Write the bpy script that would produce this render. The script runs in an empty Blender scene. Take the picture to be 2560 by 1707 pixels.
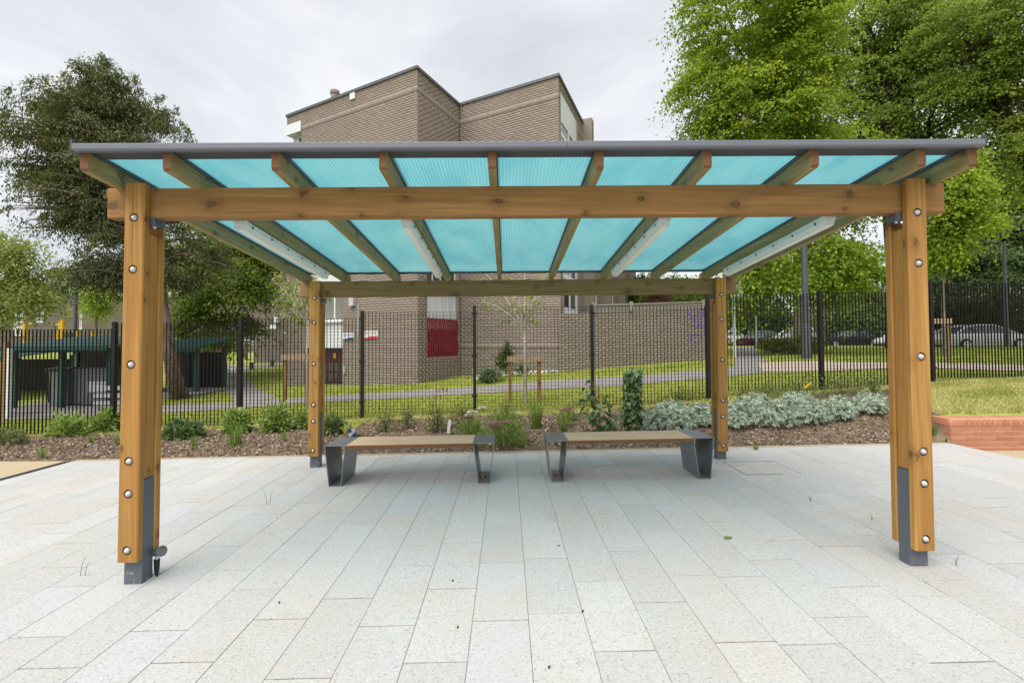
import bpy, math, random
import numpy as np
from mathutils import Matrix, Vector

rng = np.random.default_rng(11)
random.seed(11)
S = bpy.context.scene
C = S.collection
rad = math.radians

# ------------------------------------------------------------------ camera, sky, sun, exposure
FPX, CY, CAMH = 1209.0, 823.67, 1.55           # focal length and principal row in photo pixels (2560 wide)
YAW, PITCH, ROLL = 0.011074, 0.028753, -0.0064918
_f = np.array([math.sin(YAW) * math.cos(PITCH), math.cos(YAW) * math.cos(PITCH), math.sin(PITCH)])
_r = np.array([math.cos(YAW), -math.sin(YAW), 0.0]); _u = np.cross(_r, _f)
_r, _u = math.cos(ROLL) * _r + math.sin(ROLL) * _u, -math.sin(ROLL) * _r + math.cos(ROLL) * _u
cam_d = bpy.data.cameras.new('camera'); cam = bpy.data.objects.new('camera', cam_d); C.objects.link(cam)
M = Matrix(((_r[0], _u[0], -_f[0], 0), (_r[1], _u[1], -_f[1], 0), (_r[2], _u[2], -_f[2], CAMH), (0, 0, 0, 1)))
cam.matrix_world = M
cam_d.sensor_width = 36.0; cam_d.lens = FPX / 2560 * 36
cam_d.shift_y = (CY - 853.5) / 2560
cam_d.clip_start = 0.05; cam_d.clip_end = 1500
S.camera = cam

SUN_EL, SUN_AZ = 58.0, -150.0                  # azimuth measured clockwise from +Y (straight ahead)
W = bpy.data.worlds.new('World'); S.world = W; W.use_nodes = True
nt = W.node_tree; nt.nodes.clear()
def wn(t, **k):
    n = nt.nodes.new(t)
    for a, b in k.items(): setattr(n, a, b)
    return n
out = wn('ShaderNodeOutputWorld'); bg = wn('ShaderNodeBackground')
sky = wn('ShaderNodeTexSky', sky_type='NISHITA', sun_disc=False)
sky.sun_elevation = rad(SUN_EL); sky.sun_rotation = rad(SUN_AZ)
tc = wn('ShaderNodeTexCoord'); mp = wn('ShaderNodeMapping')
mp.inputs['Scale'].default_value = (1.3, 1.0, 2.6); mp.inputs['Rotation'].default_value = (0.1, 0.25, 0.6)
n1 = wn('ShaderNodeTexNoise'); n1.inputs['Scale'].default_value = 1.7; n1.inputs['Detail'].default_value = 5; n1.inputs['Roughness'].default_value = 0.5; n1.inputs['Distortion'].default_value = 0.35
rp = wn('ShaderNodeValToRGB')
rp.color_ramp.elements[0].position = 0.36; rp.color_ramp.elements[0].color = (0.63, 0.652, 0.70, 1)
rp.color_ramp.elements[1].position = 0.62; rp.color_ramp.elements[1].color = (0.94, 0.945, 0.96, 1)
sc = wn('ShaderNodeVectorMath', operation='SCALE'); sc.inputs['Scale'].default_value = 3.45
mx = wn('ShaderNodeMixRGB'); mx.inputs['Fac'].default_value = 0.95
L = nt.links.new
L(tc.outputs['Generated'], mp.inputs['Vector']); L(mp.outputs['Vector'], n1.inputs['Vector'])
L(n1.outputs['Fac'], rp.inputs['Fac']); L(rp.outputs['Color'], sc.inputs[0])
L(sky.outputs['Color'], mx.inputs['Color1']); L(sc.outputs['Vector'], mx.inputs['Color2'])
L(mx.outputs['Color'], bg.inputs['Color']); bg.inputs['Strength'].default_value = 0.10
L(bg.outputs['Background'], out.inputs['Surface'])

sun_d = bpy.data.lights.new('sun', 'SUN'); sun = bpy.data.objects.new('sun', sun_d); C.objects.link(sun)
sun_d.energy = 1.45; sun_d.angle = rad(65); sun_d.color = (1.0, 0.965, 0.90)
az, el = rad(SUN_AZ), rad(SUN_EL)
to_sun = Vector((math.sin(az) * math.cos(el), math.cos(az) * math.cos(el), math.sin(el)))
sun.rotation_euler = to_sun.to_track_quat('Z', 'Y').to_euler()
sun.location = (0, 0, 30)

S.view_settings.view_transform = 'Standard'; S.view_settings.look = 'None'
S.view_settings.gamma = 1.0; S.view_settings.exposure = 1.62
S.view_settings.use_curve_mapping = False
S.cycles.max_bounces = 8; S.cycles.diffuse_bounces = 4; S.cycles.transmission_bounces = 6; S.cycles.transparent_max_bounces = 8
S.cycles.caustics_reflective = False; S.cycles.caustics_refractive = False

# ------------------------------------------------------------------ placing by the photograph's measured rays
K = 2560 / 2352.0                              # positions below were read off the photograph at 2352 px width
def ray(px, py):
    return _f + _r * ((px * K - 1280) / FPX) - _u * ((py * K - CY) / FPX)
def at(px, py, Y):
    d = ray(px, py); return np.array([0, 0, CAMH]) + d * (Y / d[1])

# ------------------------------------------------------------------ terrain
XB = 8.0
XF = [-60, -10, -6, -4, -1.8, .7, 2.9, 5, 7.2, 9.4, 14, 60]
ZF = [-.7, -.20, -.07, 0, .10, .16, .25, .44, .54, .68, .85, 1.0]
X13 = [-60, -14, -10.5, -6.2, -3.7, -.9, 2, 5, 9, 20, 60]
Z13 = [-.9, -.45, -.12, .18, .33, .50, .72, .92, 1.02, 1.1, 1.1]
def fence_y(x): return 9.5 + .035 * (np.asarray(x) + 8)
def sm(t): t = np.clip(t, 0, 1); return t * t * (3 - 2 * t)
def pave_z(x): return .0113 * np.clip(x, -9, 9)
def H(x, y):
    x = np.asarray(x, float); y = np.asarray(y, float)
    zp = pave_z(x) + (0.40 - .07) * sm((x - 6.36) / .12) * sm((y - 6.98) / .28)
    yf = fence_y(x); zf = np.interp(x, XF, ZF); z13 = np.interp(x, X13, Z13)
    far = z13 + (1.2 - z13) * sm((y - 14) / 22)
    a = zp + (zf - zp) * sm((y - 6.95) / (yf - 6.95)) + .05 * np.sin(np.pi * np.clip((y - 6.95) / (yf - 6.95), 0, 1))
    b = zf + (z13 - zf) * np.clip((y - yf) / (13 - yf), 0, 1)
    return np.where(y < yf, a, np.where(y < 13, b, far))
def on_ground(px, py, t0=2.0, t1=120.0):
    d = ray(px, py); o = np.array([0, 0, CAMH])
    t = np.concatenate([np.arange(t0, 30, .02), np.arange(30, t1, .1)])
    P = o + d[None] * t[:, None]
    k = np.argmax(P[:, 2] < H(P[:, 0], P[:, 1]))
    return P[k] if P[k, 2] < H(P[k, 0], P[k, 1]) + .01 else P[-1]
def ground(x, y): return np.array([x, y, float(H(x, y))])

# ------------------------------------------------------------------ mesh helpers
class MB:
    def __init__(s): s.v = []; s.f = []; s.m = []; s.n = 0
    def add(s, V, F, m=0):
        b = s.n; s.v.extend(tuple(map(float, p)) for p in V); s.n += len(V)
        for q in F: s.f.append(tuple(b + i for i in q)); s.m.append(m)
        return s
    def box(s, x0, x1, y0, y1, z0, z1, m=0):
        V = [(x0, y0, z0), (x1, y0, z0), (x1, y1, z0), (x0, y1, z0), (x0, y0, z1), (x1, y0, z1), (x1, y1, z1), (x0, y1, z1)]
        return s.add(V, [(3, 2, 1, 0), (4, 5, 6, 7), (0, 1, 5, 4), (1, 2, 6, 5), (2, 3, 7, 6), (3, 0, 4, 7)], m)
    def prism(s, poly, axis, a0, a1, m=0, skew=None):
        n = len(poly); V = []
        for a in (a0, a1):
            for (p, q) in poly:
                V.append({'x': (a, p, q), 'y': (p, a, q), 'z': (p, q, a)}[axis])
        F = [tuple(range(n)), tuple(range(2 * n - 1, n - 1, -1))]
        F += [(i, n + i, n + (i + 1) % n, (i + 1) % n) for i in range(n)]
        return s.add(V, F, m)
    def tube(s, pts, radii, n=8, m=0, caps=True):
        pts = [np.asarray(p, float) for p in pts]
        if np.isscalar(radii): radii = [radii] * len(pts)
        rings = []; up = None
        for i, p in enumerate(pts):
            d = pts[min(i + 1, len(pts) - 1)] - pts[max(i - 1, 0)]
            d = d / (np.linalg.norm(d) + 1e-9)
            if up is None:
                up = np.array([0, 0, 1.]) if abs(d[2]) < .9 else np.array([1., 0, 0])
            a = np.cross(up, d); a /= np.linalg.norm(a) + 1e-9; b = np.cross(d, a); up = b
            rings.append([p + radii[i] * (math.cos(t) * a + math.sin(t) * b) for t in np.arange(n) * 2 * math.pi / n])
        V = [q for r in rings for q in r]; F = []
        for i in range(len(pts) - 1):
            for k in range(n):
                F.append((i * n + k, i * n + (k + 1) % n, (i + 1) * n + (k + 1) % n, (i + 1) * n + k))
        if caps: F.append(tuple(range(n - 1, -1, -1))); F.append(tuple(range((len(pts) - 1) * n, len(pts) * n)))
        return s.add(V, F, m)
    def lathe(s, prof, c, n=16, m=0, axis='z', sgn=1):
        V = []; F = []; c = np.asarray(c, float)
        for (r, h) in prof:
            for t in np.arange(n) * 2 * math.pi / n:
                a, b = r * math.cos(t), r * math.sin(t)
                V.append(c + {'z': (a, b, sgn * h), 'y': (a, sgn * h, b), 'x': (sgn * h, a, b)}[axis])
        for i in range(len(prof) - 1):
            for k in range(n): F.append((i * n + k, i * n + (k + 1) % n, (i + 1) * n + (k + 1) % n, (i + 1) * n + k))
        F.append(tuple(range(n))); F.append(tuple(range((len(prof) - 1) * n, len(prof) * n)))
        return s.add(V, F, m)
    def xf(s, fn): s.v = [tuple(fn(*p)) for p in s.v]; return s
    def mesh(s, name, mats, smooth=False):
        me = bpy.data.meshes.new(name); me.from_pydata(s.v, [], s.f)
        mats = mats if isinstance(mats, (list, tuple)) else [mats]
        for m in mats: me.materials.append(m)
        if len(mats) > 1: me.polygons.foreach_set('material_index', s.m)
        me.update()
        import bmesh as _b
        bm = _b.new(); bm.from_mesh(me); _b.ops.recalc_face_normals(bm, faces=bm.faces); bm.to_mesh(me); bm.free()
        if smooth:
            me.polygons.foreach_set('use_smooth', [True] * len(me.polygons))
            if smooth != 'all':
                try: me.set_sharp_from_angle(angle=rad(38))
                except Exception: pass
        return me
    def obj(s, name, mats, parent=None, smooth=False, loc=None):
        return link(name, s.mesh(name, mats, smooth), parent, loc)
def link(name, data, parent=None, loc=None):
    o = bpy.data.objects.new(name, data); C.objects.link(o)
    if parent is not None: o.parent = parent
    if loc is not None: o.location = [float(q) for q in loc]
    return o
def tag(o, label=None, cat=None, group=None, kind=None):
    if label: o['label'] = label
    if cat: o['category'] = cat
    if group: o['group'] = group
    if kind: o['kind'] = kind
    return o
def empty(name, loc, label, cat, group=None, rz=0.0):
    o = bpy.data.objects.new(name, None); C.objects.link(o)
    o.location = [float(q) for q in loc]; o.rotation_euler = (0, 0, rz); o.empty_display_size = .2
    return tag(o, label, cat, group)
def copy_tree(o, parent=None):
    c = o.copy(); C.objects.link(c); c.parent = parent
    for ch in list(o.children): copy_tree(ch, c)
    return c
def big_mesh(name, V, F4, mat, attr=None, smooth=False):
    """quads from numpy arrays: V (n,3), F4 (m,4)"""
    me = bpy.data.meshes.new(name)
    V = np.ascontiguousarray(V, np.float32); F4 = np.ascontiguousarray(F4, np.int32); k = F4.shape[1]
    me.vertices.add(len(V)); me.vertices.foreach_set('co', V.ravel())
    me.loops.add(F4.size); me.loops.foreach_set('vertex_index', F4.ravel())
    me.polygons.add(len(F4)); me.polygons.foreach_set('loop_start', np.arange(len(F4), dtype=np.int32) * k)
    me.polygons.foreach_set('loop_total', np.full(len(F4), k, np.int32))
    if attr is not None:
        a = me.attributes.new('tint', 'FLOAT', 'POINT'); a.data.foreach_set('value', np.ascontiguousarray(attr, np.float32))
    me.materials.append(mat); me.update(calc_edges=True)
    if smooth: me.polygons.foreach_set('use_smooth', np.ones(len(F4), bool))
    return me

# ------------------------------------------------------------------ materials
def lin(*c): return tuple(((v / 255 + .055) / 1.055) ** 2.4 if v > 10 else v / 255 / 12.92 for v in c)
class MT:
    def __init__(s, name):
        s.m = bpy.data.materials.new(name); s.m.use_nodes = True; s.t = s.m.node_tree
        s.t.nodes.clear(); s.out = s.n('ShaderNodeOutputMaterial')
    def n(s, t, inp=None, **k):
        x = s.t.nodes.new(t)
        for a, b in k.items(): setattr(x, a, b)
        for a, b in (inp or {}).items():
            if hasattr(b, 'links') or isinstance(b, bpy.types.NodeSocket): s.t.links.new(b, x.inputs[a])
            else: x.inputs[a].default_value = b
        return x
    def ramp(s, fac, stops, interp='LINEAR'):
        r = s.n('ShaderNodeValToRGB', {'Fac': fac}); e = r.color_ramp.elements; r.color_ramp.interpolation = interp
        while len(e) < len(stops): e.new(.5)
        for x, (p, c) in zip(e, stops):
            x.position = p; x.color = (*c, 1) if len(c) == 3 else c
        return r.outputs['Color']
    def mix(s, fac, a, b, mode='MIX'):
        return s.n('ShaderNodeMixRGB', {'Fac': fac, 'Color1': a if not isinstance(a, tuple) else (*a, 1), 'Color2': b if not isinstance(b, tuple) else (*b, 1)}, blend_type=mode).outputs['Color']
    def noise(s, vec, scale, detail=4, rough=.55, dist=0.0, out='Fac'):
        return s.n('ShaderNodeTexNoise', {'Vector': vec, 'Scale': scale, 'Detail': detail, 'Roughness': rough, 'Distortion': dist}).outputs[out]
    def mapping(s, vec, scale, loc=(0, 0, 0), rot=(0, 0, 0)):
        return s.n('ShaderNodeMapping', {'Vector': vec, 'Scale': scale, 'Location': loc, 'Rotation': rot}).outputs['Vector']
    def pos(s): return s.n('ShaderNodeNewGeometry').outputs['Position']
    def objc(s): return s.n('ShaderNodeTexCoord').outputs['Object']
    def island(s): return s.n('ShaderNodeNewGeometry').outputs['Random Per Island']
    def bump(s, h, strength=.3, dist=.01): return s.n('ShaderNodeBump', {'Height': h, 'Strength': strength, 'Distance': dist}).outputs['Normal']
    def math(s, op, a, b=0.0): return s.n('ShaderNodeMath', {0: a, 1: b}, operation=op).outputs[0]
    def bsdf(s, col, rough=.6, metal=0.0, normal=None, spec=.4, **kw):
        i = {'Base Color': col if not isinstance(col, tuple) else (*col, 1), 'Roughness': rough, 'Metallic': metal, 'Specular IOR Level': spec}
        if normal is not None: i['Normal'] = normal
        i.update(kw)
        b = s.n('ShaderNodeBsdfPrincipled', i); s.t.links.new(b.outputs[0], s.out.inputs['Surface']); return s.m
def plain(name, col, rough=.6, metal=0.0, var=.12, scale=6.0, spec=.4, bump=0.0):
    m = MT(name); p = m.objc(); n = m.noise(p, scale, 4)
    c = m.mix(m.math('MULTIPLY', n, 1.0), tuple(v * (1 - var) for v in col), tuple(min(1, v * (1 + var)) for v in col))
    return m.bsdf(c, rough, metal, m.bump(n, bump) if bump else None, spec)

def wood(name, axis, light, dark, knot=(.05, .03, .017), grainy=1.0, rough=.62, knots=True):
    m = MT(name); p = m.objc(); i = 'xyz'.index(axis)
    def sc(al, ac): v = [ac] * 3; v[i] = al; return tuple(v)
    q = m.mapping(p, sc(1.1, 26)); g1 = m.noise(q, 1.0, 6, .6, .6)
    q2 = m.mapping(p, sc(.5, 7)); g2 = m.noise(q2, 1.0, 3, .5, 1.2)
    w = m.n('ShaderNodeTexWave', {'Vector': m.mapping(p, sc(.35, 9)), 'Scale': 1.6, 'Distortion': 7.0, 'Detail': 3.0, 'Detail Scale': .8}, wave_type='BANDS', bands_direction='DIAGONAL').outputs['Fac']
    col = m.mix(m.ramp(g2, [(.3, (0, 0, 0)), (.7, (1, 1, 1))]), dark, light)
    col = m.mix(m.math('MULTIPLY', m.ramp(g1, [(.42, (1, 1, 1)), (.62, (0, 0, 0))]), .38 * grainy), col, tuple(v * .55 for v in dark))
    col = m.mix(m.math('MULTIPLY', w, .34 * grainy), col, tuple(v * .7 for v in dark))
    blot = m.noise(m.mapping(p, sc(1.6, 2.5)), 1.0, 3)
    col = m.mix(m.ramp(blot, [(.35, (.28, .28, .28)), (.62, (0, 0, 0))]), col, tuple(v * .8 for v in dark), 'MIX')
    if knots:
        s3 = m.n('ShaderNodeSeparateXYZ', {0: p}); al = s3.outputs[i]; oth = [s3.outputs[j] for j in range(3) if j != i]
        wob = m.math('MULTIPLY', m.noise(p, 14, 3, .6, 1.0), .075)
        cv = m.n('ShaderNodeCombineXYZ', {0: m.math('MULTIPLY', m.math('ADD', al, wob), 3.1), 1: m.math('MULTIPLY', m.math('ADD', m.math('ADD', oth[0], oth[1]), wob), 4.8)}).outputs[0]
        vo = m.n('ShaderNodeTexVoronoi', {'Vector': cv, 'Scale': 1.0, 'Randomness': 1.0}, feature='F1', voronoi_dimensions='2D')
        rsel = m.n('ShaderNodeSeparateXYZ', {0: vo.outputs['Color']})
        sel = m.math('GREATER_THAN', rsel.outputs[0], .28)
        v = m.math('ADD', m.math('MULTIPLY', vo.outputs['Distance'], m.math('ADD', .7, rsel.outputs[1])), m.math('MULTIPLY', m.math('SUBTRACT', 1.0, sel), 9.0))
        rings = m.math('MULTIPLY', m.math('SINE', m.math('MULTIPLY', v, 95.0)), .5)
        halo = m.ramp(v, [(.06, (.85, .85, .85)), (.30, (0, 0, 0))])
        col = m.mix(m.math('MULTIPLY', halo, m.ramp(g1, [(.3, (1, 1, 1)), (.65, (.25, .25, .25))])), col, tuple(a * .50 for a in dark))
        kcol = m.mix(m.math('MULTIPLY', m.math('ADD', rings, 1.0), .4), knot, tuple(a * .8 for a in dark))
        col = m.mix(m.ramp(v, [(.075, (.9, .9, .9)), (.11, (0, 0, 0))]), col, kcol)
    ck = m.noise(m.mapping(p, sc(.55, 34), (3, 5, 7)), 1.0, 2, .4, .3)
    col = m.mix(m.ramp(ck, [(.70, (0, 0, 0)), (.735, (.75, .75, .75))]), col, tuple(v * .28 for v in dark))
    return m.bsdf(col, rough, 0, m.bump(g1, .25, .004), .35)

MA = {}
WL, WD = (.58, .32, .088), (.38, .185, .045)
MA['post_wood'] = wood('stained post timber', 'z', WL, WD)
MA['beam_wood'] = wood('stained beam timber', 'x', (.44, .235, .078), (.30, .145, .045))
MA['rear_beam_wood'] = wood('treated shade-darkened rear beam timber', 'x', (.35, .235, .095), (.225, .145, .06))  # treated timber tone, with shade under the roof also darkened into the colour
MA['rafter_wood'] = wood('treated rafter timber', 'y', (.46, .36, .155), (.31, .235, .095), grainy=1.2)
MA['end_grain'] = plain('end grain timber', (.19, .085, .042), .75, var=.3, scale=60)
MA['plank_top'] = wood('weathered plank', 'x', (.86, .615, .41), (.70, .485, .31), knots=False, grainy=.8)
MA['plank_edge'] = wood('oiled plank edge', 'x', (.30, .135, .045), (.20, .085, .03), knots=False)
MA['stake_wood'] = wood('sawn stake', 'z', (.40, .235, .10), (.28, .155, .06), grainy=.7)
MA['rail_wood'] = wood('sawn crossbar', 'x', (.52, .39, .25), (.4, .28, .17), grainy=.6)
MA['weathered'] = wood('weathered oak post', 'z', (.16, .13, .10), (.09, .07, .055), knots=False)
def powder():
    m = MT('grey powder coat'); p = m.objc(); n = m.noise(p, 260, 2); s = m.noise(p, 9, 5, .6)
    c = m.mix(m.ramp(s, [(.35, (0, 0, 0)), (.7, (1, 1, 1))]), (.088, .104, .125), (.112, .13, .152))
    return m.bsdf(c, .42, .1, m.bump(n, .06, .001), .5)
MA['powder'] = powder()
def chipped():
    m = MT('grey powder coat chipped at foot'); p = m.objc(); s = m.noise(p, 9, 5, .6)
    c = m.mix(s, (.088, .104, .125), (.115, .133, .155))
    z = m.n('ShaderNodeSeparateXYZ', {0: p}).outputs[2]
    ch = m.noise(p, 34, 4, .7); low = m.ramp(z, [(.0, (1, 1, 1)), (.13, (0, 0, 0))])
    k = m.math('MULTIPLY', m.ramp(ch, [(.60, (0, 0, 0)), (.64, (1, 1, 1))]), low)
    c = m.mix(k, c, (.42, .36, .30))
    return m.bsdf(c, .45, .1, None, .5)
MA['chipped'] = chipped()
MA['fascia'] = plain('grey aluminium trim', (.155, .163, .197), .42, .1, .05, 3)
MA['trim_dark'] = plain('dark grey trim', (.072, .082, .098), .45, .1, .08)
MA['galv'] = plain('galvanised steel', (.56, .58, .60), .42, .55, .18, 90)
MA['black_metal'] = plain('black coated steel', (.013, .0125, .0135), .55, .0, .25, 40, .25)
MA['bench_steel'] = plain('waxed mild steel', (.22, .235, .255), .36, .45, .22, 14, .5)
def polycarb():
    m = MT('turquoise twinwall polycarbonate'); p = m.objc()
    w = m.n('ShaderNodeTexWave', {'Vector': p, 'Scale': 13.0, 'Distortion': 0.0, 'Detail': 0.0}, wave_type='BANDS', bands_direction='X', wave_profile='SIN').outputs['Fac']
    f = m.ramp(w, [(.50, (0, 0, 0)), (.97, (1, 1, 1))])
    d = m.noise(m.mapping(p, (3, 1.2, 1)), 1.5, 5, .6)
    ca = m.mix(m.ramp(d, [(.3, (0, 0, 0)), (.7, (1, 1, 1))]), (.37, .825, .90), (.50, .89, .942))
    c = m.mix(f, ca, (.74, .975, .985))
    dt = m.noise(m.mapping(p, (1, .45, 1), (2, 1, 0)), 2.2, 5, .65, .4)
    c = m.mix(m.ramp(dt, [(.48, (0, 0, 0)), (.72, (.42, .42, .42))]), c, (.25, .66, .76))
    sp = m.n('ShaderNodeTexVoronoi', {'Vector': m.mapping(p, (9, 9, 0)), 'Scale': 1.0}, feature='F1').outputs['Distance']
    c = m.mix(m.ramp(sp, [(.035, (.55, .55, .55)), (.06, (0, 0, 0))]), c, (.30, .42, .36))
    tr = m.n('ShaderNodeBsdfTranslucent', {'Color': c, 'Normal': m.bump(w, .3, .004)})
    df = m.n('ShaderNodeBsdfDiffuse', {'Color': m.mix(.5, c, (.2, .6, .65))})
    a = m.n('ShaderNodeMixShader', {0: .04, 1: tr.outputs[0], 2: df.outputs[0]})
    gl = m.n('ShaderNodeBsdfGlossy', {'Color': (.9, .95, .95, 1), 'Roughness': .17})
    fr = m.n('ShaderNodeFresnel', {'IOR': 1.42})
    b = m.n('ShaderNodeMixShader', {0: fr.outputs[0], 1: a.outputs[0], 2: gl.outputs[0]})
    m.t.links.new(b.outputs[0], m.out.inputs['Surface']); return m.m
MA['polycarb'] = polycarb()
def paver():
    m = MT('granite aggregate paver'); p = m.pos()
    r = m.n('ShaderNodeObjectInfo').outputs['Random']
    base = m.ramp(r, [(0, (.425, .430, .422)), (.5, (.448, .453, .445)), (.86, (.475, .476, .464)), (1, (.445, .458, .474))])
    big = m.noise(p, 1.3, 4, .6)
    base = m.mix(m.ramp(big, [(.46, (0, 0, 0)), (.72, (.45, .45, .45))]), base, (.46, .395, .31))
    s1 = m.noise(p, 74, 3, .78); s2 = m.noise(m.mapping(p, (1, 1, 1), (7, 3, 1)), 58, 3, .8)
    c = m.mix(m.ramp(s1, [(.54, (0, 0, 0)), (.68, (.62, .62, .62))]), base, (.10, .10, .10))
    c = m.mix(m.ramp(s2, [(.55, (0, 0, 0)), (.70, (.5, .5, .5))]), c, (.66, .655, .64))
    st = m.noise(m.mapping(p, (1, 1, 1), (3, 9, 2)), 5.5, 3, .6)
    c = m.mix(m.ramp(st, [(.58, (0, 0, 0)), (.8, (.28, .28, .28))]), c, (.33, .31, .265))
    return m.bsdf(c, .86, 0, m.bump(s1, .35, .003), .25)
MA['paver'] = paver()
def speckle(name, a, b, scale, rough=.95, bump=.5, c3=None):
    m = MT(name); p = m.pos(); n = m.noise(p, scale, 6, .7); n2 = m.noise(p, scale * .12, 4)
    c = m.mix(m.ramp(n, [(.35, (0, 0, 0)), (.65, (1, 1, 1))]), a, b)
    if c3: c = m.mix(m.ramp(n2, [(.4, (0, 0, 0)), (.65, (.7, .7, .7))]), c, c3)
    return m.bsdf(c, rough, 0, m.bump(n, bump, .02), .15)
MA['joint'] = speckle('jointing sand', (.15, .12, .088), (.34, .285, .21), 9)
MA['buff'] = speckle('buff bound gravel', (.38, .30, .19), (.52, .43, .30), 70)
MA['mulch'] = speckle('bark mulch bed', (.08, .055, .038), (.25, .185, .13), 42, bump=1.0, c3=(.29, .225, .15))
MA['lawn'] = speckle('mown lawn', (.20, .23, .045), (.34, .35, .085), 7, bump=.4, c3=(.25, .31, .06))
MA['asphalt'] = speckle('path asphalt', (.20, .185, .185), (.29, .265, .262), 30, bump=.3, c3=(.27, .245, .235))
MA['pinkpath'] = speckle('buff gravel path', (.36, .29, .24), (.46, .385, .325), 30, bump=.3)
def island_ramp(name, stops, rough=.85, trans=0.0, tint=None, spec=.2, noise=None, tw=.7):
    m = MT(name); r = m.island()
    if tint:
        t = m.n('ShaderNodeAttribute', attribute_name='tint').outputs['Fac']
        r = m.math('ADD', m.math('MULTIPLY', r, 1 - tw), m.math('MULTIPLY', t, tw))
    c = m.ramp(r, stops)
    if noise: c = m.mix(m.math('MULTIPLY', m.noise(m.pos(), noise, 3), .5), c, tuple(v * .6 for v in stops[0][1]))
    if trans <= 0: return m.bsdf(c, rough, 0, None, spec)
    b = m.n('ShaderNodeBsdfPrincipled', {'Base Color': c, 'Roughness': rough, 'Specular IOR Level': spec})
    t2 = m.n('ShaderNodeBsdfTranslucent', {'Color': m.mix(.35, c, (.32, .42, .03), 'MIX')})
    x = m.n('ShaderNodeMixShader', {0: trans, 1: b.outputs[0], 2: t2.outputs[0]})
    m.t.links.new(x.outputs[0], m.out.inputs['Surface']); return m.m
MA['chips'] = island_ramp('bark chips', [(0, (.065, .045, .032)), (.45, (.185, .13, .09)), (.8, (.33, .255, .19)), (1, (.54, .455, .36))])
MA['brick_brown'] = island_ramp('brown stock bricks', [(0, (.27, .22, .19)), (.3, (.30, .247, .213)), (.62, (.325, .272, .236)), (.88, (.305, .24, .203)), (.97, (.345, .278, .208)), (1, (.36, .303, .245))], .92, noise=.55)
MA['mortar'] = speckle('grey mortar', (.262, .218, .188), (.312, .264, .228), 3, bump=.2)
MA['brick_garden'] = island_ramp('mossy garden wall bricks', [(0, (.245, .203, .168)), (.5, (.295, .25, .203)), (.85, (.285, .232, .184)), (1, (.325, .28, .218))], .92, noise=.9)
def redbrick():
    m = MT('orange red brick'); p = m.objc(); r = m.n('ShaderNodeObjectInfo').outputs['Random']
    n = m.noise(p, 22, 5, .65); c = m.ramp(r, [(0, (.41, .165, .10)), (.5, (.47, .205, .125)), (1, (.38, .15, .09))])
    c = m.mix(m.ramp(n, [(.56, (0, 0, 0)), (.8, (.5, .5, .5))]), c, (.58, .36, .27))
    return m.bsdf(c, .88, 0, m.bump(n, .2, .004), .2)
MA['red_brick'] = redbrick()
MA['buff_mortar'] = speckle('buff mortar', (.48, .38, .25), (.58, .48, .33), 60, bump=.2)
MA['white_paint'] = plain('white painted frame', (.72, .73, .73), .45, 0, .05)
MA['white_panel'] = plain('white spandrel panel', (.66, .69, .71), .4, 0, .06, 2)
MA['red_shutter'] = plain('red painted grille', (.24, .017, .022), .5, 0, .25, 8)
MA['maroon'] = plain('maroon door paint', (.055, .014, .018), .45, 0, .2)
MA['coping'] = plain('grey roof edge', (.10, .108, .118), .5, .2, .1)
def glass(name, col=(.05, .06, .065), rough=.06):
    m = MT(name); n = m.noise(m.objc(), 1.5, 3); return m.bsdf(m.mix(n, tuple(v * .7 for v in col), tuple(v * 1.4 for v in col)), rough, 0, None, .8)
MA['glass'] = glass('window glass')
MA['glass_pale'] = glass('obscured stair glass', (.17, .17, .15), .25)
MA['diffuser'] = plain('opal light diffuser', (.88, .875, .87), .35, 0, .04, 4)
MA['light_grey'] = plain('light grey plastic', (.45, .47, .48), .5)
MA['green_metal'] = plain('dark green steel', (.015, .075, .06), .5, .1, .2)
MA['green_roof'] = plain('green profiled roof', (.03, .10, .09), .45, .2, .2)
MA['bin_grey'] = plain('galvanised bin', (.17, .185, .20), .5, .3, .2, 5)
MA['black_plastic'] = plain('black plastic', (.015, .016, .018), .5)
MA['yellow'] = plain('yellow play frame', (.62, .36, .012), .4)
MA['purple'] = plain('purple spray paint', (.17, .11, .42), .8, 0, .2)
MA['tyre'] = plain('tyre rubber', (.012, .012, .013), .8)
MA['alloy'] = plain('alloy wheel', (.45, .46, .48), .35, .6)
MA['red_lamp'] = plain('red lamp lens', (.35, .012, .012), .25)
MA['plate_yellow'] = plain('yellow number plate', (.62, .40, .03), .5)
MA['lamp_lens'] = plain('headlamp lens', (.55, .58, .6), .15, .2)
for nme, col in (('silver', (.48, .50, .53)), ('navy', (.022, .028, .04)), ('pale', (.62, .64, .66)), ('grey_blue', (.22, .25, .29))):
    MA['car_' + nme] = plain('car paint ' + nme, col, .22, .35, .04, 2, .6)
MA['blue_sign'] = plain('blue sign print', (.02, .045, .2), .4)
MA['red_sign'] = plain('red sign print', (.55, .03, .03), .4)
MA['grey_print'] = plain('faint blue grey print', (.28, .30, .40), .5)
MA['stone'] = plain('pale stone', (.50, .48, .44), .9, 0, .2, 18, .2, .5)
MA['cane'] = plain('bamboo cane', (.48, .34, .15), .6)
MA['fence_board'] = wood('weathered fence boards', 'z', (.36, .33, .29), (.25, .22, .19), knots=False)
def bark(name, a, b):
    m = MT(name); p = m.objc(); n = m.noise(m.mapping(p, (9, 9, 1.6)), 1.0, 6, .7, .8)
    return m.bsdf(m.mix(m.ramp(n, [(.35, (0, 0, 0)), (.65, (1, 1, 1))]), a, b), .9, 0, m.bump(n, .9, .05), .15)
MA['bark_yew'] = bark('yew bark', (.09, .058, .05), (.27, .195, .17))
MA['bark_dark'] = bark('dark bark', (.028, .022, .018), (.085, .07, .055))
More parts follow.
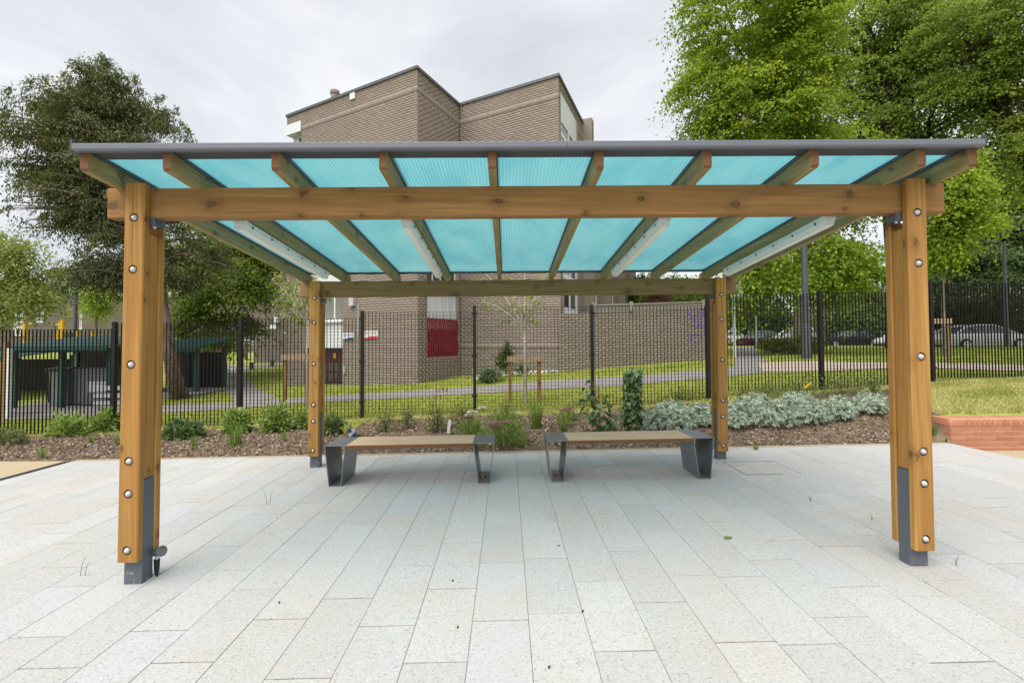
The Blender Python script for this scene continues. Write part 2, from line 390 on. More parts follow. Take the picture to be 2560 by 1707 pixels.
MA['bark_limb'] = bark('shaded dark limb bark', (.014, .012, .010), (.045, .037, .03))
MA['bark_grey'] = bark('grey green bark', (.11, .10, .075), (.27, .245, .195))
MA['bark_pale'] = bark('pale young bark', (.40, .345, .28), (.62, .555, .47))
MA['stem'] = plain('green brown stem', (.10, .085, .035), .8)
def leaf(k, stops, trans=.3, rough=.5, spec=.3, tw=.72): MA[k] = island_ramp(k.replace('_', ' '), stops, rough, trans, True, spec, tw=tw)
leaf('leaf_lime', [(0, (.085, .16, .02)), (.35, (.18, .285, .028)), (.7, (.31, .42, .038)), (1, (.45, .51, .055))], 0.5)
leaf('leaf_mid', [(0, (.095, .155, .032)), (.5, (.195, .285, .048)), (.85, (.31, .39, .06)), (1, (.43, .48, .075))], 0.5)
leaf('leaf_dark', [(0, (.030, .055, .019)), (.5, (.065, .11, .028)), (1, (.13, .19, .045))], 0.4)
leaf('leaf_cedar', [(0, (.05, .088, .038)), (.5, (.10, .16, .06)), (1, (.19, .25, .09))], .25)
leaf('leaf_yew', [(0, (.042, .058, .030)), (.45, (.090, .112, .050)), (.85, (.165, .18, .07)), (1, (.25, .235, .09))], .25, .6)
leaf('leaf_acer', [(0, (.16, .22, .055)), (.5, (.28, .35, .09)), (1, (.42, .46, .15))], .42)
leaf('leaf_young', [(0, (.20, .25, .03)), (1, (.40, .42, .07))], .4)
leaf('leaf_shrub', [(0, (.12, .20, .038)), (.5, (.26, .37, .085)), (1, (.45, .53, .18))], .35, .4, .4)
leaf('leaf_shrub_dark', [(0, (.045, .085, .035)), (.5, (.10, .165, .065)), (1, (.2, .27, .11))], .25, .4, .4)
leaf('leaf_sparse', [(0, (.06, .085, .035)), (.5, (.13, .17, .06)), (1, (.26, .28, .10))], .3)
leaf('leaf_climber', [(0, (.035, .08, .03)), (.6, (.09, .165, .055)), (1, (.22, .30, .09))], .2, .35, .5)
leaf('leaf_silver', [(0, (.26, .325, .235)), (.4, (.42, .51, .40)), (1, (.60, .68, .57))], .2, .7, .2, .35)
leaf('leaf_blade', [(0, (.09, .17, .03)), (1, (.24, .34, .07))], .35)
leaf('leaf_yellow', [(0, (.28, .33, .03)), (1, (.45, .46, .06))], .4)
leaf('leaf_cordyline', [(0, (.05, .012, .014)), (1, (.13, .035, .035))], .2)
leaf('leaf_dead', [(0, (.20, .11, .04)), (1, (.34, .2, .08))], .2)
leaf('grass_blade', [(0, (.20, .27, .035)), (.5, (.36, .42, .06)), (1, (.55, .55, .15))], .35, .6, .2)
leaf('grass_dry', [(0, (.25, .285, .06)), (.45, (.46, .45, .13)), (1, (.74, .66, .38))], .3, .7, .2)
leaf('petal_pink', [(0, (.42, .10, .18)), (1, (.70, .34, .40))], .25, .6)
leaf('petal_magenta', [(0, (.33, .04, .12)), (1, (.50, .10, .22))], .25, .6)
leaf('petal_white', [(0, (.7, .7, .68)), (1, (.82, .82, .8))], .25, .6)

# ================================================================== SETTING: ground sheets
def grid_mesh(name, xs, ys, mat, dz=0.0, parent=None, kind='structure', smooth=True):
    X, Y = np.meshgrid(xs, ys); Z = H(X, Y) + dz
    V = np.stack([X.ravel(), Y.ravel(), Z.ravel()], 1); n = len(xs)
    i = np.arange(len(ys) - 1)[:, None] * n + np.arange(n - 1)[None]
    F = np.stack([i, i + 1, i + n + 1, i + n], -1).reshape(-1, 4)
    return tag(link(name, big_mesh(name, V, F, mat, smooth=smooth), parent), kind=kind)
XE = 6.40
corner_y = lambda x: 6.99 + np.maximum(np.asarray(x) - XE, 0) * 1.75
fx = np.arange(-16, 16.01, .25)
def strip(name, x0, x1, y0f, y1f, nx, ny, mat, dz=0.0, bumpy=0.0):
    xs = np.linspace(x0, x1, nx); t = np.linspace(0, 1, ny)
    X = np.repeat(xs[None], ny, 0); Y = y0f(xs)[None] + (y1f(xs) - y0f(xs))[None] * t[:, None]
    Z = H(X, Y) + dz
    if bumpy:
        Z = Z + bumpy * (np.sin(X * 3.1 + Y * 2.3) * np.sin(Y * 4.7 - X * 1.3) + .5 * np.sin(X * 9.1) * np.sin(Y * 8.3 + X)) * np.minimum(1, 6 * t[:, None]) * np.minimum(1, 6 * (1 - t[:, None]))
    V = np.stack([X.ravel(), Y.ravel(), Z.ravel()], 1)
    i = np.arange(ny - 1)[:, None] * nx + np.arange(nx - 1)[None]
    F = np.stack([i, i + 1, i + nx + 1, i + nx], -1).reshape(-1, 4)
    return tag(link(name, big_mesh(name, V, F, mat, smooth=True)), kind='structure')
bed_back = lambda x: fence_y(x) - .42 - .10 * np.sin(np.asarray(x) * 1.7)
strip('mulch_bed', -16, XB - .05, lambda x: np.minimum(corner_y(x), bed_back(x)), bed_back, 240, 26, MA['mulch'], 0, .012)
strip('grass_verge', -16, XB, bed_back, lambda x: fence_y(x) + .3, 120, 6, MA['lawn'])
strip('grass_bank', XE, XB, lambda x: 0 * x + 6.99, lambda x: np.minimum(corner_y(x), bed_back(x)) + .01, 30, 24, MA['lawn'], 0.004, .01)
strip('grass_bank', XB, 16, lambda x: 0 * x + 6.99, lambda x: fence_y(x) + .3, 60, 24, MA['lawn'], 0, .015)
lawn_x = np.concatenate([np.arange(-70, -16, 3), np.arange(-16, 18, .5), np.arange(18, 91, 3)])
lawn_t = np.concatenate([np.linspace(0, .12, 24), np.linspace(.13, 1, 22)])
X, T = np.meshgrid(lawn_x, lawn_t); Y0 = fence_y(X) + .3; Y = Y0 + (95 - Y0) * T
nx = len(lawn_x); i = np.arange(len(lawn_t) - 1)[:, None] * nx + np.arange(nx - 1)[None]
tag(link('lawn', big_mesh('lawn', np.stack([X.ravel(), Y.ravel(), H(X, Y).ravel()], 1), np.stack([i, i + 1, i + nx + 1, i + nx], -1).reshape(-1, 4), MA['lawn'], smooth=True)), kind='structure')
# far ground sheet under everything, out to the horizon
mb = MB(); mb.add([(-600, -60, -1.2), (600, -60, -1.2), (600, 900, -1.2), (-600, 900, -1.2)], [(0, 1, 2, 3)])
tag(mb.obj('ground', MA['lawn']), kind='structure')
mb = MB(); mb.add([(-600, 94, 1.19), (600, 94, 1.19), (600, 900, 1.6), (-600, 900, 1.6)], [(0, 1, 2, 3)])
tag(mb.obj('far_ground', MA['lawn']), kind='structure')

# paved plaza -------------------------------------------------------------------------------------------
PX0, PX1, PY1 = -6.13, 6.40, 6.99
mb = MB(); mb.add([(-9, -6, -.0045 + pave_z(-9)), (PX1, -6, -.0045 + pave_z(PX1)), (PX1, PY1, -.0045 + pave_z(PX1)), (-9, PY1, -.0045 + pave_z(-9))], [(0, 1, 2, 3)])
mb.add([(PX1, -6, -.0045 + pave_z(PX1)), (PX1, PY1, -.0045 + pave_z(PX1)), (PX1, PY1, -.2), (PX1, -6, -.2)], [(0, 1, 2, 3)])
plaza = tag(mb.obj('plaza_pavement', MA['joint']), kind='structure')
CW, CL, JT, JC = .3146, .7135, .0029, .0096
def paver_bm(w, l):
    m = MB(); b = .0014; h = .022
    V = [(0, 0, -h), (w, 0, -h), (w, l, -h), (0, l, -h), (0, 0, -b), (w, 0, -b), (w, l, -b), (0, l, -b), (b, b, 0), (w - b, b, 0), (w - b, l - b, 0), (b, l - b, 0)]
    return m.add(V, [(0, 1, 5, 4), (1, 2, 6, 5), (2, 3, 7, 6), (3, 0, 4, 7), (4, 5, 9, 8), (5, 6, 10, 9), (6, 7, 11, 10), (7, 4, 8, 11), (8, 9, 10, 11)])
full = paver_bm(CW - JT, CL - JC).mesh('paver', MA['paver'])
rest = MB(); nP = 0; prng = random.Random(5); cand = []
k0 = int(math.ceil((PX0 + .2) / CW)) - 1
offs = {0: 2.05, 1: 2.107, 2: 2.471, 3: 2.2, 4: 2.52, -1: 2.42}
for k in range(k0, 30):
    xa = -.2 + CW * k; xb = min(xa + CW, PX1); xa = max(xa, PX0)
    if xb - xa < .03: continue
    off = offs.get(k, 2.1 + (k % 2) * CL * .5 + prng.uniform(-.13, .13))
    y = off - CL * 6
    while y < PY1:
        y0, y1 = max(y, -3.0), min(y + CL, PY1 - .04)
        if y1 - y0 > .05 and y1 > -3: cand.append((xa, xb, y0, y1))
        y += CL
frame_pv = []
for (xa, xb, y0, y1) in cand:
    vis = y1 > 1.95 and min(abs(xa), abs(xb)) < 1.12 * y1 + .25
    (frame_pv if vis else None).append((xa, xb, y0, y1)) if vis else rest.add([(xa, y0, pave_z(xa)), (xb - JT, y0, pave_z(xb)), (xb - JT, y1 - JT, pave_z(xb)), (xa, y1 - JT, pave_z(xa))], [(0, 1, 2, 3)])
def seen_size(p): return -(p[1] - p[0]) * (p[3] - p[2]) / ((p[2] + p[3]) / 2) ** 3
frame_pv.sort(key=seen_size)
for n_, (xa, xb, y0, y1) in enumerate(frame_pv):
    if n_ >= 298:
        rest.add([(xa, y0, pave_z(xa)), (xb - JT, y0, pave_z(xb)), (xb - JT, y1 - JT, pave_z(xb)), (xa, y1 - JT, pave_z(xa))], [(0, 1, 2, 3)]); continue
    me = full if abs((xb - xa) - CW) < 1e-4 and abs((y1 - y0) - CL) < 1e-4 else paver_bm(xb - xa - JT, y1 - y0 - JC).mesh('paver', MA['paver'])
    o = link('paver', me, plaza, (xa, y0, float(pave_z(xa)) + prng.uniform(-.0012, .0012)))
    o.rotation_euler = (prng.uniform(-.0012, .0012), -.0113 + prng.uniform(-.0015, .0015), 0)
o = rest.obj('pavers_out_of_view', MA['paver'], plaza); o['kind'] = 'stuff'
# edging course along the bed: pale concrete strip
mb = MB().box(PX0, PX1, PY1 - .035, PY1 + .02, -.2, .004); mb.xf(lambda x, y, z: (x, y, z + float(pave_z(x))))
mb.obj('edging_strip', MA['buff'], plaza)
# buff surfacing outside the pavers, left (beyond the drain) and right (a step lower)
mb = MB(); mb.add([(-30, -6, -.075), (PX0 - .10, -6, -.066), (PX0 - .10, 6.95, -.066), (-30, 6.95, -.085)], [(0, 1, 2, 3)])
tag(mb.obj('buff_path', MA['buff']), kind='structure')
mb = MB(); mb.add([(PX1 + .02, -6, -.045), (30, -6, -.045), (30, 6.97, -.045), (PX1 + .02, 6.97, -.045)], [(0, 1, 2, 3)])
tag(mb.obj('lower_path', MA['buff']), kind='structure')
# slotted drain channel along the left edge of the paving, and the recessed inspection cover on the right
dr = tag(link('drain_channel', None), 'dark slotted drain channel running along the left edge of the paving', 'drain')
dr.location = (PX0 - .06, 4.0, pave_z(PX0))
for x0 in (-.045, .022):
    MB().box(x0, x0 + .023, -6, 2.93, -.05, .004).obj('rail', MA['trim_dark'], dr)
mb = MB()
for y in np.arange(-3.4, 2.9, .05): mb.box(-.022, .022, y, y + .028, -.012, .0015)
o = mb.obj('grating', MA['black_metal'], dr); o['kind'] = 'stuff'
a = on_ground(1780, 1046); b = on_ground(1912, 1080)
cov = empty('inspection_cover', (3.05, 5.85, pave_z(3.05)), 'recessed rectangular inspection cover with a dark frame filled with paving', 'cover')
cx = np.array([at(1790, 1046, 5)[0], 0])
for (x0, x1, y0, y1) in ((-.32, .1, -.3, -.296), (-.32, .32, .2965, .3), (-.32, -.3165, -.296, .292), (.3165, .32, -.296, .292)):
    MB().box(x0, x1, y0, y1, -.01, .003).obj('frame_edge', MA['trim_dark'], cov)
cov.rotation_euler = (0, -.0113, 0)

# ================================================================== SHELTER
RX, RY = .15, 4.76
shelter = empty('timber_shelter', (RX, RY, 0), 'timber post and beam shelter with a turquoise translucent roof over two benches', 'shelter')
def TS(x, y, z): return (x + .005 * (z - 1.4) - RX, y - RY, z + .0032 * (x - .15))
def part(mb, name, mats, parent=shelter, smooth=False): return mb.xf(TS).obj(name, mats, parent, smooth)
def chamf(a0, a1, b0, b1, c=.008):
    return [(a0 + c, b0), (a1 - c, b0), (a1, b0 + c), (a1, b1 - c), (a1 - c, b1), (a0 + c, b1), (a0, b1 - c), (a0, b0 + c)]
def cut(o, cm):
    co = bpy.data.objects.new('cutter', cm); C.objects.link(co); co.parent = o.parent
    md = o.modifiers.new('holes', 'BOOLEAN'); md.operation = 'DIFFERENCE'; md.object = co; md.solver = 'EXACT'
    bpy.context.view_layer.update()
    me = bpy.data.meshes.new_from_object(o.evaluated_get(bpy.context.evaluated_depsgraph_get()))
    o.modifiers.clear(); o.data = me; bpy.data.objects.remove(co)
bolt_me = MB().lathe([(.0, .0), (.0205, .0), (.0205, .013), (.0180, .021), (.012, .030), (.005, .0345), (.0, .035)], (0, 0, 0), 16, 0, 'y', -1).mesh('bolt', MA['galv'], 'all')
ZF_ = [2.412, 2.066, 1.435, .801, .589, .2225]; ZB_ = [2.160, 1.840, 1.313, .787, .579, .208]
for (px, py, ztop, zb_, zs) in ((-2.4835, 3.226, 2.645, .146, ZF_), (2.7865, 3.226, 2.645, .146, ZF_), (-2.475, 6.24, 2.380, .134, ZB_), (2.789, 6.24, 2.380, .134, ZB_)):
    inward = 1 if px < 0 else -1
    w = .066
    front = part(MB().prism(chamf(px - w, px + w, py, py + .054), 'z', zb_, ztop), 'front_timber', MA['post_wood'])
    cm = MB()
    for z in zs: cm.lathe([(.0300, -.02), (.0300, .020)], (px, py, z), 20, 0, 'y')
    cut(front, cm.xf(TS).mesh('holes', MA['post_wood']))
    part(MB().prism(chamf(px - w, px + w, py + .156, py + .21), 'z', zb_, ztop - .27), 'rear_timber', MA['post_wood'])
    part(MB().prism(chamf(px - .05, px + .05, py + .0545, py + .1555, .004), 'z', .668, ztop - .33), 'packing_timber', MA['post_wood'])
    gz = float(pave_z(px)) - .0032 * (px - .15)
    part(MB().prism(chamf(px - .06, px + .06, py + .0545, py + .1555, .004), 'z', gz - .05, .664), 'steel_post', MA['chipped'])
    for z in zs:
        link('bolt', bolt_me, shelter, TS(px, py + .0195, z))
    zc = ztop - .213
    x0, x1 = (px + .048, px + .098) if inward > 0 else (px - .098, px - .048)
    bk = part(MB().box(x0, x1, py + .056, py + .154, zc - .062, zc - .002), 'bracket', MA['powder'])
    xb = (x0 + x1) / 2 + .012 * inward
    b2 = MB().lathe([(.0, 0), (.011, 0), (.011, .012), (.004, .018), (0, .018)], (xb, py + .075, zc - .062), 10, 0, 'z', -1)
    part(b2, 'bracket_bolt', MA['galv'], bk)
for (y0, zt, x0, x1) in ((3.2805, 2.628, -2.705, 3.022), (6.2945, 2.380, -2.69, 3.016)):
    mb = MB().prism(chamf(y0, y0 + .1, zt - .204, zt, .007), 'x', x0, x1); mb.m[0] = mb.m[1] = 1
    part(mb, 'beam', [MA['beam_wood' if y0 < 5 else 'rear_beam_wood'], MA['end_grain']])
SL = .083
RXS = [-2.612, -2.104, -1.436, -.770, -.091, .584, 1.262, 1.939, 2.618, 2.940]
def slope(mb): mb.v = [(x, y, z - SL * (y - 2.985)) for (x, y, z) in mb.v]; return mb
for x in RXS:
    mb = MB(); h = .0235; c = .004
    prof = [(2.985, 2.752), (2.985, 2.654), (2.998, 2.640), (6.46, 2.640), (6.46, 2.752)]
    V = [(x - h, y, z) for (y, z) in prof] + [(x + h, y, z) for (y, z) in prof]
    mb.add(V, [(0, 1, 2, 3, 4), (9, 8, 7, 6, 5), (1, 0, 5, 6), (2, 1, 6, 7), (3, 2, 7, 8), (4, 3, 8, 9), (0, 4, 9, 5)]); mb.m[2] = mb.m[3] = mb.m[5] = 1
    part(slope(mb), 'rafter', [MA['rafter_wood'], MA['end_grain']])
    part(slope(MB().box(x - .031, x + .031, 2.978, 6.34, 2.7522, 2.7755)), 'glazing_bar', MA['trim_dark'])
    part(slope(MB().box(x - .029, x + .029, 2.978, 6.34, 2.7955, 2.807)), 'cap_bar', MA['trim_dark'])
for a, b in zip(RXS[:-1], RXS[1:]):
    part(slope(MB().box(a + .004, b - .004, 2.978, 6.335, 2.7775, 2.7935)), 'roof_panel', MA['polycarb'])
for (x0, x1) in ((-2.640, .372), (.374, 2.968)):
    pr = [(2.931, 2.757), (2.931, 2.786), (2.934, 2.790), (2.9725, 2.804), (2.9725, 2.746), (2.938, 2.746)]
    part(MB().prism(pr, 'x', x0, x1), 'front_fascia', MA['fascia'])
part(slope(MB().box(-2.635, 2.963, 2.9735, 3.10, 2.7625, 2.7715)), 'fascia_return', MA['trim_dark'])
for (x0, x1) in ((-2.655, -2.6435), (2.9715, 2.983)):
    part(slope(MB().box(x0, x1, 2.935, 6.36, 2.745, 2.811)), 'side_trim', MA['trim_dark'])
part(slope(MB().box(-2.643, 2.97, 6.341, 6.362, 2.755, 2.809)), 'rear_trim', MA['trim_dark'])

# batten lights hung under the roof -----------------------------------------------------------------------
def batten(xc, label):
    yc = 4.77
    zc = 2.640 - SL * (yc - 2.985) - .012 + .0032 * (xc - .15)
    r = empty('batten_light', (xc + .005, yc, zc), label, 'light', 'batten lights under the shelter roof')
    r.rotation_euler = (-math.atan(SL), 0, 0); hl = .93
    MB().prism([(-.042, -.03), (.042, -.03), (.042, 0), (.034, .008), (-.034, .008), (-.042, 0)], 'y', -hl, hl).xf(lambda x, y, z: (x, y, z)).obj('housing', MA['white_paint'], r)
    d = MB().prism([(-.044, -.031), (.044, -.031), (.044, -.045), (.030, -.078), (-.030, -.078), (-.044, -.045)], 'y', -hl + .012, hl - .012)
    for v in range(6): d.v[v] = (d.v[v][0] * .9, d.v[v][1], d.v[v][2]); d.v[6 + v] = (d.v[6 + v][0] * .9, d.v[6 + v][1], d.v[6 + v][2])
    d.obj('diffuser', MA['diffuser'], r)
    cm = MB().box(-.003, .003, -.005, .005, -.010, .012).mesh('clip', MA['trim_dark'])
    for y in np.linspace(-.8, .8, 6):
        for sx in (-1, 1): link('clip', cm, r, (sx * .0485, y, -.03))
    MB().lathe([(.013, -.02), (.013, .03)], (0, -hl + .03, .014), 10).obj('cable_gland', MA['black_plastic'], r)
    for y in (-.6, .6): MB().box(-.015, .015, y - .01, y + .01, .007, .012).obj('hanger', MA['galv'], r)
batten(-2.13, 'long white batten light under the second rafter from the left')
batten(-.805, 'long white batten light under the fourth rafter from the left')
batten(1.278, 'long white batten light under the fourth rafter from the right')
batten(2.612, 'long white batten light under the second rafter from the right')

# spike spotlight lying behind the front left post
_d = ray(360, 1313); _t = CAMH / -_d[2]; q = _d * _t; q[2] = pave_z(q[0])
sp = empty('spike_spotlight', q, 'small grey spike spotlight standing behind the foot of the front left post', 'spotlight')
MB().tube([(0, 0, -.01), (0, 0, .05), (0, 0, .115)], [.006, .017, .02], 10).obj('spike', MA['black_plastic'], sp, True)
MB().tube([(0, 0, .115), (.0, 0, .15)], [.012, .012], 8).obj('stem', MA['galv'], sp, True)
h = MB().lathe([(.0, -.05), (.018, -.048), (.029, -.025), (.031, .03), (.036, .032), (.036, .040), (.028, .040), (.026, .032), (0, .032)], (0, 0, 0), 18, 0, 'x').obj('lamp_head', MA['bin_grey'], sp, True, (.008, .0, .165))
h.rotation_euler = (0, -.25, -.35)

# ================================================================== BENCHES
def bench(xc, L_, label, zoff):
    r = empty('bench', (xc, 5.665, float(pave_z(xc))), label, 'bench', 'timber topped steel benches under the shelter')
    r.rotation_euler = (0, -.0113, 0)
    hl = L_ / 2; hz = zoff; D = .245; t = .008
    def ring(sx, name):
        A, B, Cc, Dd = (0, hz), (.047, .001), (.183, .001), (.237, hz)
        O = [A, B, Cc, Dd]; c = np.mean(O, 0)
        I = [(.0 + t * 1.1, hz - t), (.047 + t * .9, t), (.183 - t * .9, t), (.237 - t * 1.1, hz - t)]
        V = []
        for y in (-D, D):
            V += [(sx * (-hl + x), y, z) for (x, z) in O] + [(sx * (-hl + x), y, z) for (x, z) in I]
        F = []
        for k in range(4):
            k2 = (k + 1) % 4
            F += [(k, k2, 4 + k2, 4 + k), (8 + k, 12 + k, 12 + k2, 8 + k2), (k, 8 + k, 8 + k2, k2), (4 + k, 4 + k2, 12 + k2, 12 + k)]
        f = MB().add(V, F).obj(name, MA['bench_steel'], r)
        xb = sx * (-hl + .115)
        MB().lathe([(0, 0), (.013, 0), (.013, .006), (.007, .011), (0, .011)], (xb, .0, t), 10).obj('anchor_bolt', MA['black_metal'], f, True)
    ring(1, 'end_frame'); ring(-1, 'end_frame')
    n = 4; pw = (2 * D - .010 * (n - 1)) / n
    for k in range(n):
        y0 = -D + k * (pw + .010)
        mb = MB().prism(chamf(y0, y0 + pw, hz - .044, hz - .0005, .003), 'x', -hl + .2395, hl - .2395)
        for fi in (2, 3, 4, 5, 6, 7, 8, 9): mb.m[fi] = 1
        # upper faces weathered, sides and underside oiled
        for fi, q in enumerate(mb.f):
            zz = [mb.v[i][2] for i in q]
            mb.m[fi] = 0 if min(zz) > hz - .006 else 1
        mb.obj('seat_plank', [MA['plank_top'], MA['plank_edge']], r)
    MB().box(-hl + .245, hl - .245, -D + .02, D - .02, hz - .054, hz - .0455).obj('under_frame', MA['bench_steel'], r)
bench(-1.085, 1.885, 'timber topped bench with folded steel legs left of centre, in front of pink flowers', .4525)
bench(1.382, 1.877, 'timber topped bench with folded steel legs right of centre, beside silver plants', .459)

# ================================================================== FENCE
FR_ = math.atan(.035)
fence = empty('mesh_fence', (0, fence_y(0), 0), 'long black steel mesh fence of stepped panels between square posts behind the planting', 'fence', rz=FR_)
def fx_at(px):
    Yv = 9.8
    for _ in range(6): P = at(px, 788, Yv); Yv = float(fence_y(P[0]))
    return P[0] / math.cos(FR_), Yv
fpost = [fx_at(p)[0] for p in (-28, 263, 552, 832, 1090, 1360, 1626, 1885, 2140, 2392)]
ptop = []
for px, py in ((120, 757), (407, 742), (690, 732), (960, 717), (1225, 705), (1493, 703), (1755, 675), (2010, 671), (2250, 650)):
    _, Yv = fx_at(px); ptop.append(at(px, py, Yv)[2])
bar_me = MB().box(-.0028, .0028, -.015, .015, -2.0, .004).mesh('bar', MA['black_metal'])
for k in range(9):
    x0, x1, zt = fpost[k] + .045, fpost[k + 1] - .045, ptop[k]
    mb = MB()
    for z in np.linspace(-1.995, -.002, 31):
        if k == 8 or True: mb.box(x0, x1, -.0027, .0027, z - .0027, z + .0027)
    pn = mb.obj('fence_panel', MA['black_metal'], fence, loc=(0, 0, zt))
    nb = int(round((x1 - x0) / .0695))
    for j in range(nb):
        xx = x0 + .012 + (x1 - x0 - .024) * j / (nb - 1)
        P = xx * math.cos(FR_); ppx = P / float(fence_y(P)) * 1111 + 1176
        if -40 < ppx < 2400: link('bar', bar_me, pn, (xx, 0, 0))
for k, xp in enumerate(fpost):
    zt = max(ptop[max(k - 1, 0)], ptop[min(k, 8)]) + .02
    zg = float(H(xp, fence_y(xp))) - .15
    po = MB().box(xp - .031, xp + .031, -.035, .035, zg, zt).obj('fence_post', MA['black_metal'], fence)
    MB().box(xp - .034, xp + .034, -.038, .038, zt - .004, zt + .012).obj('post_cap', MA['black_plastic'], po)
    for z in (zt - .15, zt - 1.0, zt - 1.8):
        MB().box(xp - .055, xp + .055, -.044, -.036, z - .02, z + .02).obj('clamp', MA['black_metal'], po)

# ================================================================== RED BRICK PLANTER WALL (right)
rw = empty('brick_wall', (6.43, 6.98, -.045), 'low orange red brick retaining wall with rounded coping below the grass bank', 'wall')
MB().box(.006, 2.0, .006, .30, -.08, .46).obj('mortar_core', MA['buff_mortar'], rw)
def brk(x0, x1, y0, y1, z0, z1, name='brick'):
    m = MB(); b = .004
    V = []
    for z, i in ((z0, 0), (z0 + b, 1), (z1 - b, 1), (z1, 0)):
        e = 0 if i else b
        V += [(x0 + e, y0 + e, z), (x1 - e, y0 + e, z), (x1 - e, y1 - e, z), (x0 + e, y1 - e, z)]
    F = [(3, 2, 1, 0), (12, 13, 14, 15)]
    for r_ in range(3): F += [(4 * r_ + k, 4 * r_ + (k + 1) % 4, 4 * r_ + 4 + (k + 1) % 4, 4 * r_ + 4 + k) for k in range(4)]
    cx_, cy_, cz_ = (x0 + x1) / 2, (y0 + y1) / 2, (z0 + z1) / 2
    m.add([(a - cx_, b_ - cy_, c_ - cz_) for a, b_, c_ in V], F)
    return m, (cx_, cy_, cz_)
cache = {}
def add_brick(*a):
    key = tuple(round(v, 4) for v in (a[1] - a[0], a[3] - a[2], a[5] - a[4]))
    m, c = brk(*a)
    if key not in cache: cache[key] = m.mesh('brick', MA['red_brick'])
    j = random.uniform(-.0015, .0015)
    link('brick', cache[key], rw, (c[0], c[1] + j, c[2]))
for c_ in range(5):
    z0 = -.015 + c_ * .075; x = .0
    first = .2155 if c_ % 2 == 0 else .1025
    dpt = .1025
    if c_ % 2 == 0:
        add_brick(0, .2155, 0, dpt, z0, z0 + .065); add_brick(0, .1025, .1125, .328, z0, z0 + .065); x = .2255
    else:
        add_brick(0, .1025, 0, .2155, z0, z0 + .065); add_brick(0, .1025, .2255, .328, z0, z0 + .065); x = .1125
    while x < 1.95:
        add_brick(x, x + .2155, 0, dpt, z0, z0 + .065); x += .2255
def coping(x0, x1, name='coping_brick', corner=False):
    prof = [(.0, .36), (.0, .415), (.012, .448), (.045, .465), (.33, .465), (.33, .36)]
    mb = MB(); n = len(prof); V = []
    for xx, e in ((x0, .003), (x0 + .003, 0), (x1 - .003, 0), (x1, .003)):
        for (y, z) in prof: V.append((xx, y - .008 + e, z - e))
    if corner:
        V = []
        for xx, e, dz in ((x0 - .008, .035, -.03), (x0, .018, -.012), (x0 + .03, 0, 0), (x1 - .003, 0, 0), (x1, .003, -.003)):
            for (y, z) in prof: V.append((xx, y - .008 + (e if y < .2 else -e), z + (dz if z > .4 else 0)))
    r_ = len(V) // n
    F = [tuple(range(n)), tuple(range(len(V) - 1, len(V) - n - 1, -1))]
    for i in range(r_ - 1): F += [(i * n + k, (i + 1) * n + k, (i + 1) * n + (k + 1) % n, i * n + (k + 1) % n) for k in range(n)]
    mb.add(V, F); return mb.obj(name, MA['red_brick'], rw, True)
coping(0, .225, corner=True)
x = .2345
while x < 1.95: coping(x, x + .0635); x += .0765

# ================================================================== BUILDINGS
def brick_wall(bld, P0, P1, z0, z1, ops, mat='brick_brown', soldier=(), shear=0.0, thick=.3, name='wall', detail=True, skip=None):
    """openings ops = (s0,s1,za,zb); bricks stand 6 mm proud of the mortar, one merged part per wall face"""
    P0 = np.array(P0[:2], float); P1 = np.array(P1[:2], float); Lw = np.linalg.norm(P1 - P0); u = (P1 - P0) / Lw; n = np.array([u[1], -u[0]])
    o_ = np.array(bld.location)
    def W3(s, d, z): q = P0 + u * s + n * d; return (q[0] - o_[0], q[1] - o_[1], z + shear * s - o_[2])
    mb = MB(); cuts = sorted({0, Lw, *[np.clip(v, 0, Lw) for q in ops for v in q[:2]]})
    for a, b in zip(cuts[:-1], cuts[1:]):
        if b - a < 1e-4: continue
        m_ = (a + b) / 2; holes = sorted([(q[2], q[3]) for q in ops if q[0] < m_ < q[1]]); z = z0
        spans = []
        for h0, h1 in holes:
            if h0 > z: spans.append((z, h0))
            z = max(z, h1)
        if z < z1: spans.append((z, z1))
        for za, zb in spans:
            a2, b2 = a + (.2 if a < .01 else 0), b - (.2 if b > Lw - .01 else 0)
            mb.add([W3(a, 0, za), W3(b, 0, za), W3(b2, -thick, za), W3(a2, -thick, za), W3(a, 0, zb), W3(b, 0, zb), W3(b2, -thick, zb), W3(a2, -thick, zb)],
                   [(0, 1, 5, 4), (2, 3, 7, 6), (3, 2, 1, 0), (4, 5, 6, 7), (1, 2, 6, 5), (3, 0, 4, 7)])
    wl = mb.obj(name, MA['mortar'], bld)
    if not detail: return W3, Lw
    V = []; p = .0025
    def one(a, b, za, zb):
        for (h0, h1, g0, g1) in ops:
            if a < h1 and b > h0 and za < g1 - .01 and zb > g0 + .01:
                if a < h0 - .03: b = h0
                elif b > h1 + .03: a = h1
                else: return
        a = max(a, .0); b = min(b, Lw)
        if b - a < .02: return
        for d, e in ((.0005, 0), (p, .0)):
            V.extend([W3(a, d, za), W3(b, d, za), W3(b, d, zb), W3(a, d, zb)])
    z = z0; row = 0
    while z < z1 - .03:
        srow = [q for q in soldier if q[0] <= z < q[1]]
        if srow:
            zt = min(z + .2155, z1)
            s = 0.0
            while s < Lw: one(s, s + .058, z, zt); s += .075
            z += .225; row += 3; continue
        s = -(.1125 if row % 2 else 0.0)
        while s < Lw: one(s, s + .2155, z, min(z + .065, z1)); s += .2255
        z += .075; row += 1
    V = np.array(V); nb = len(V) // 8; base = np.arange(nb)[:, None, None] * 8
    F = (base + np.array([[4, 5, 6, 7], [0, 1, 5, 4], [1, 2, 6, 5], [2, 3, 7, 6], [3, 0, 4, 7]])[None]).reshape(-1, 4)
    k = link('brickwork', big_mesh('brickwork', V, F, MA[mat]), wl); k['kind'] = 'stuff'
    return W3, Lw
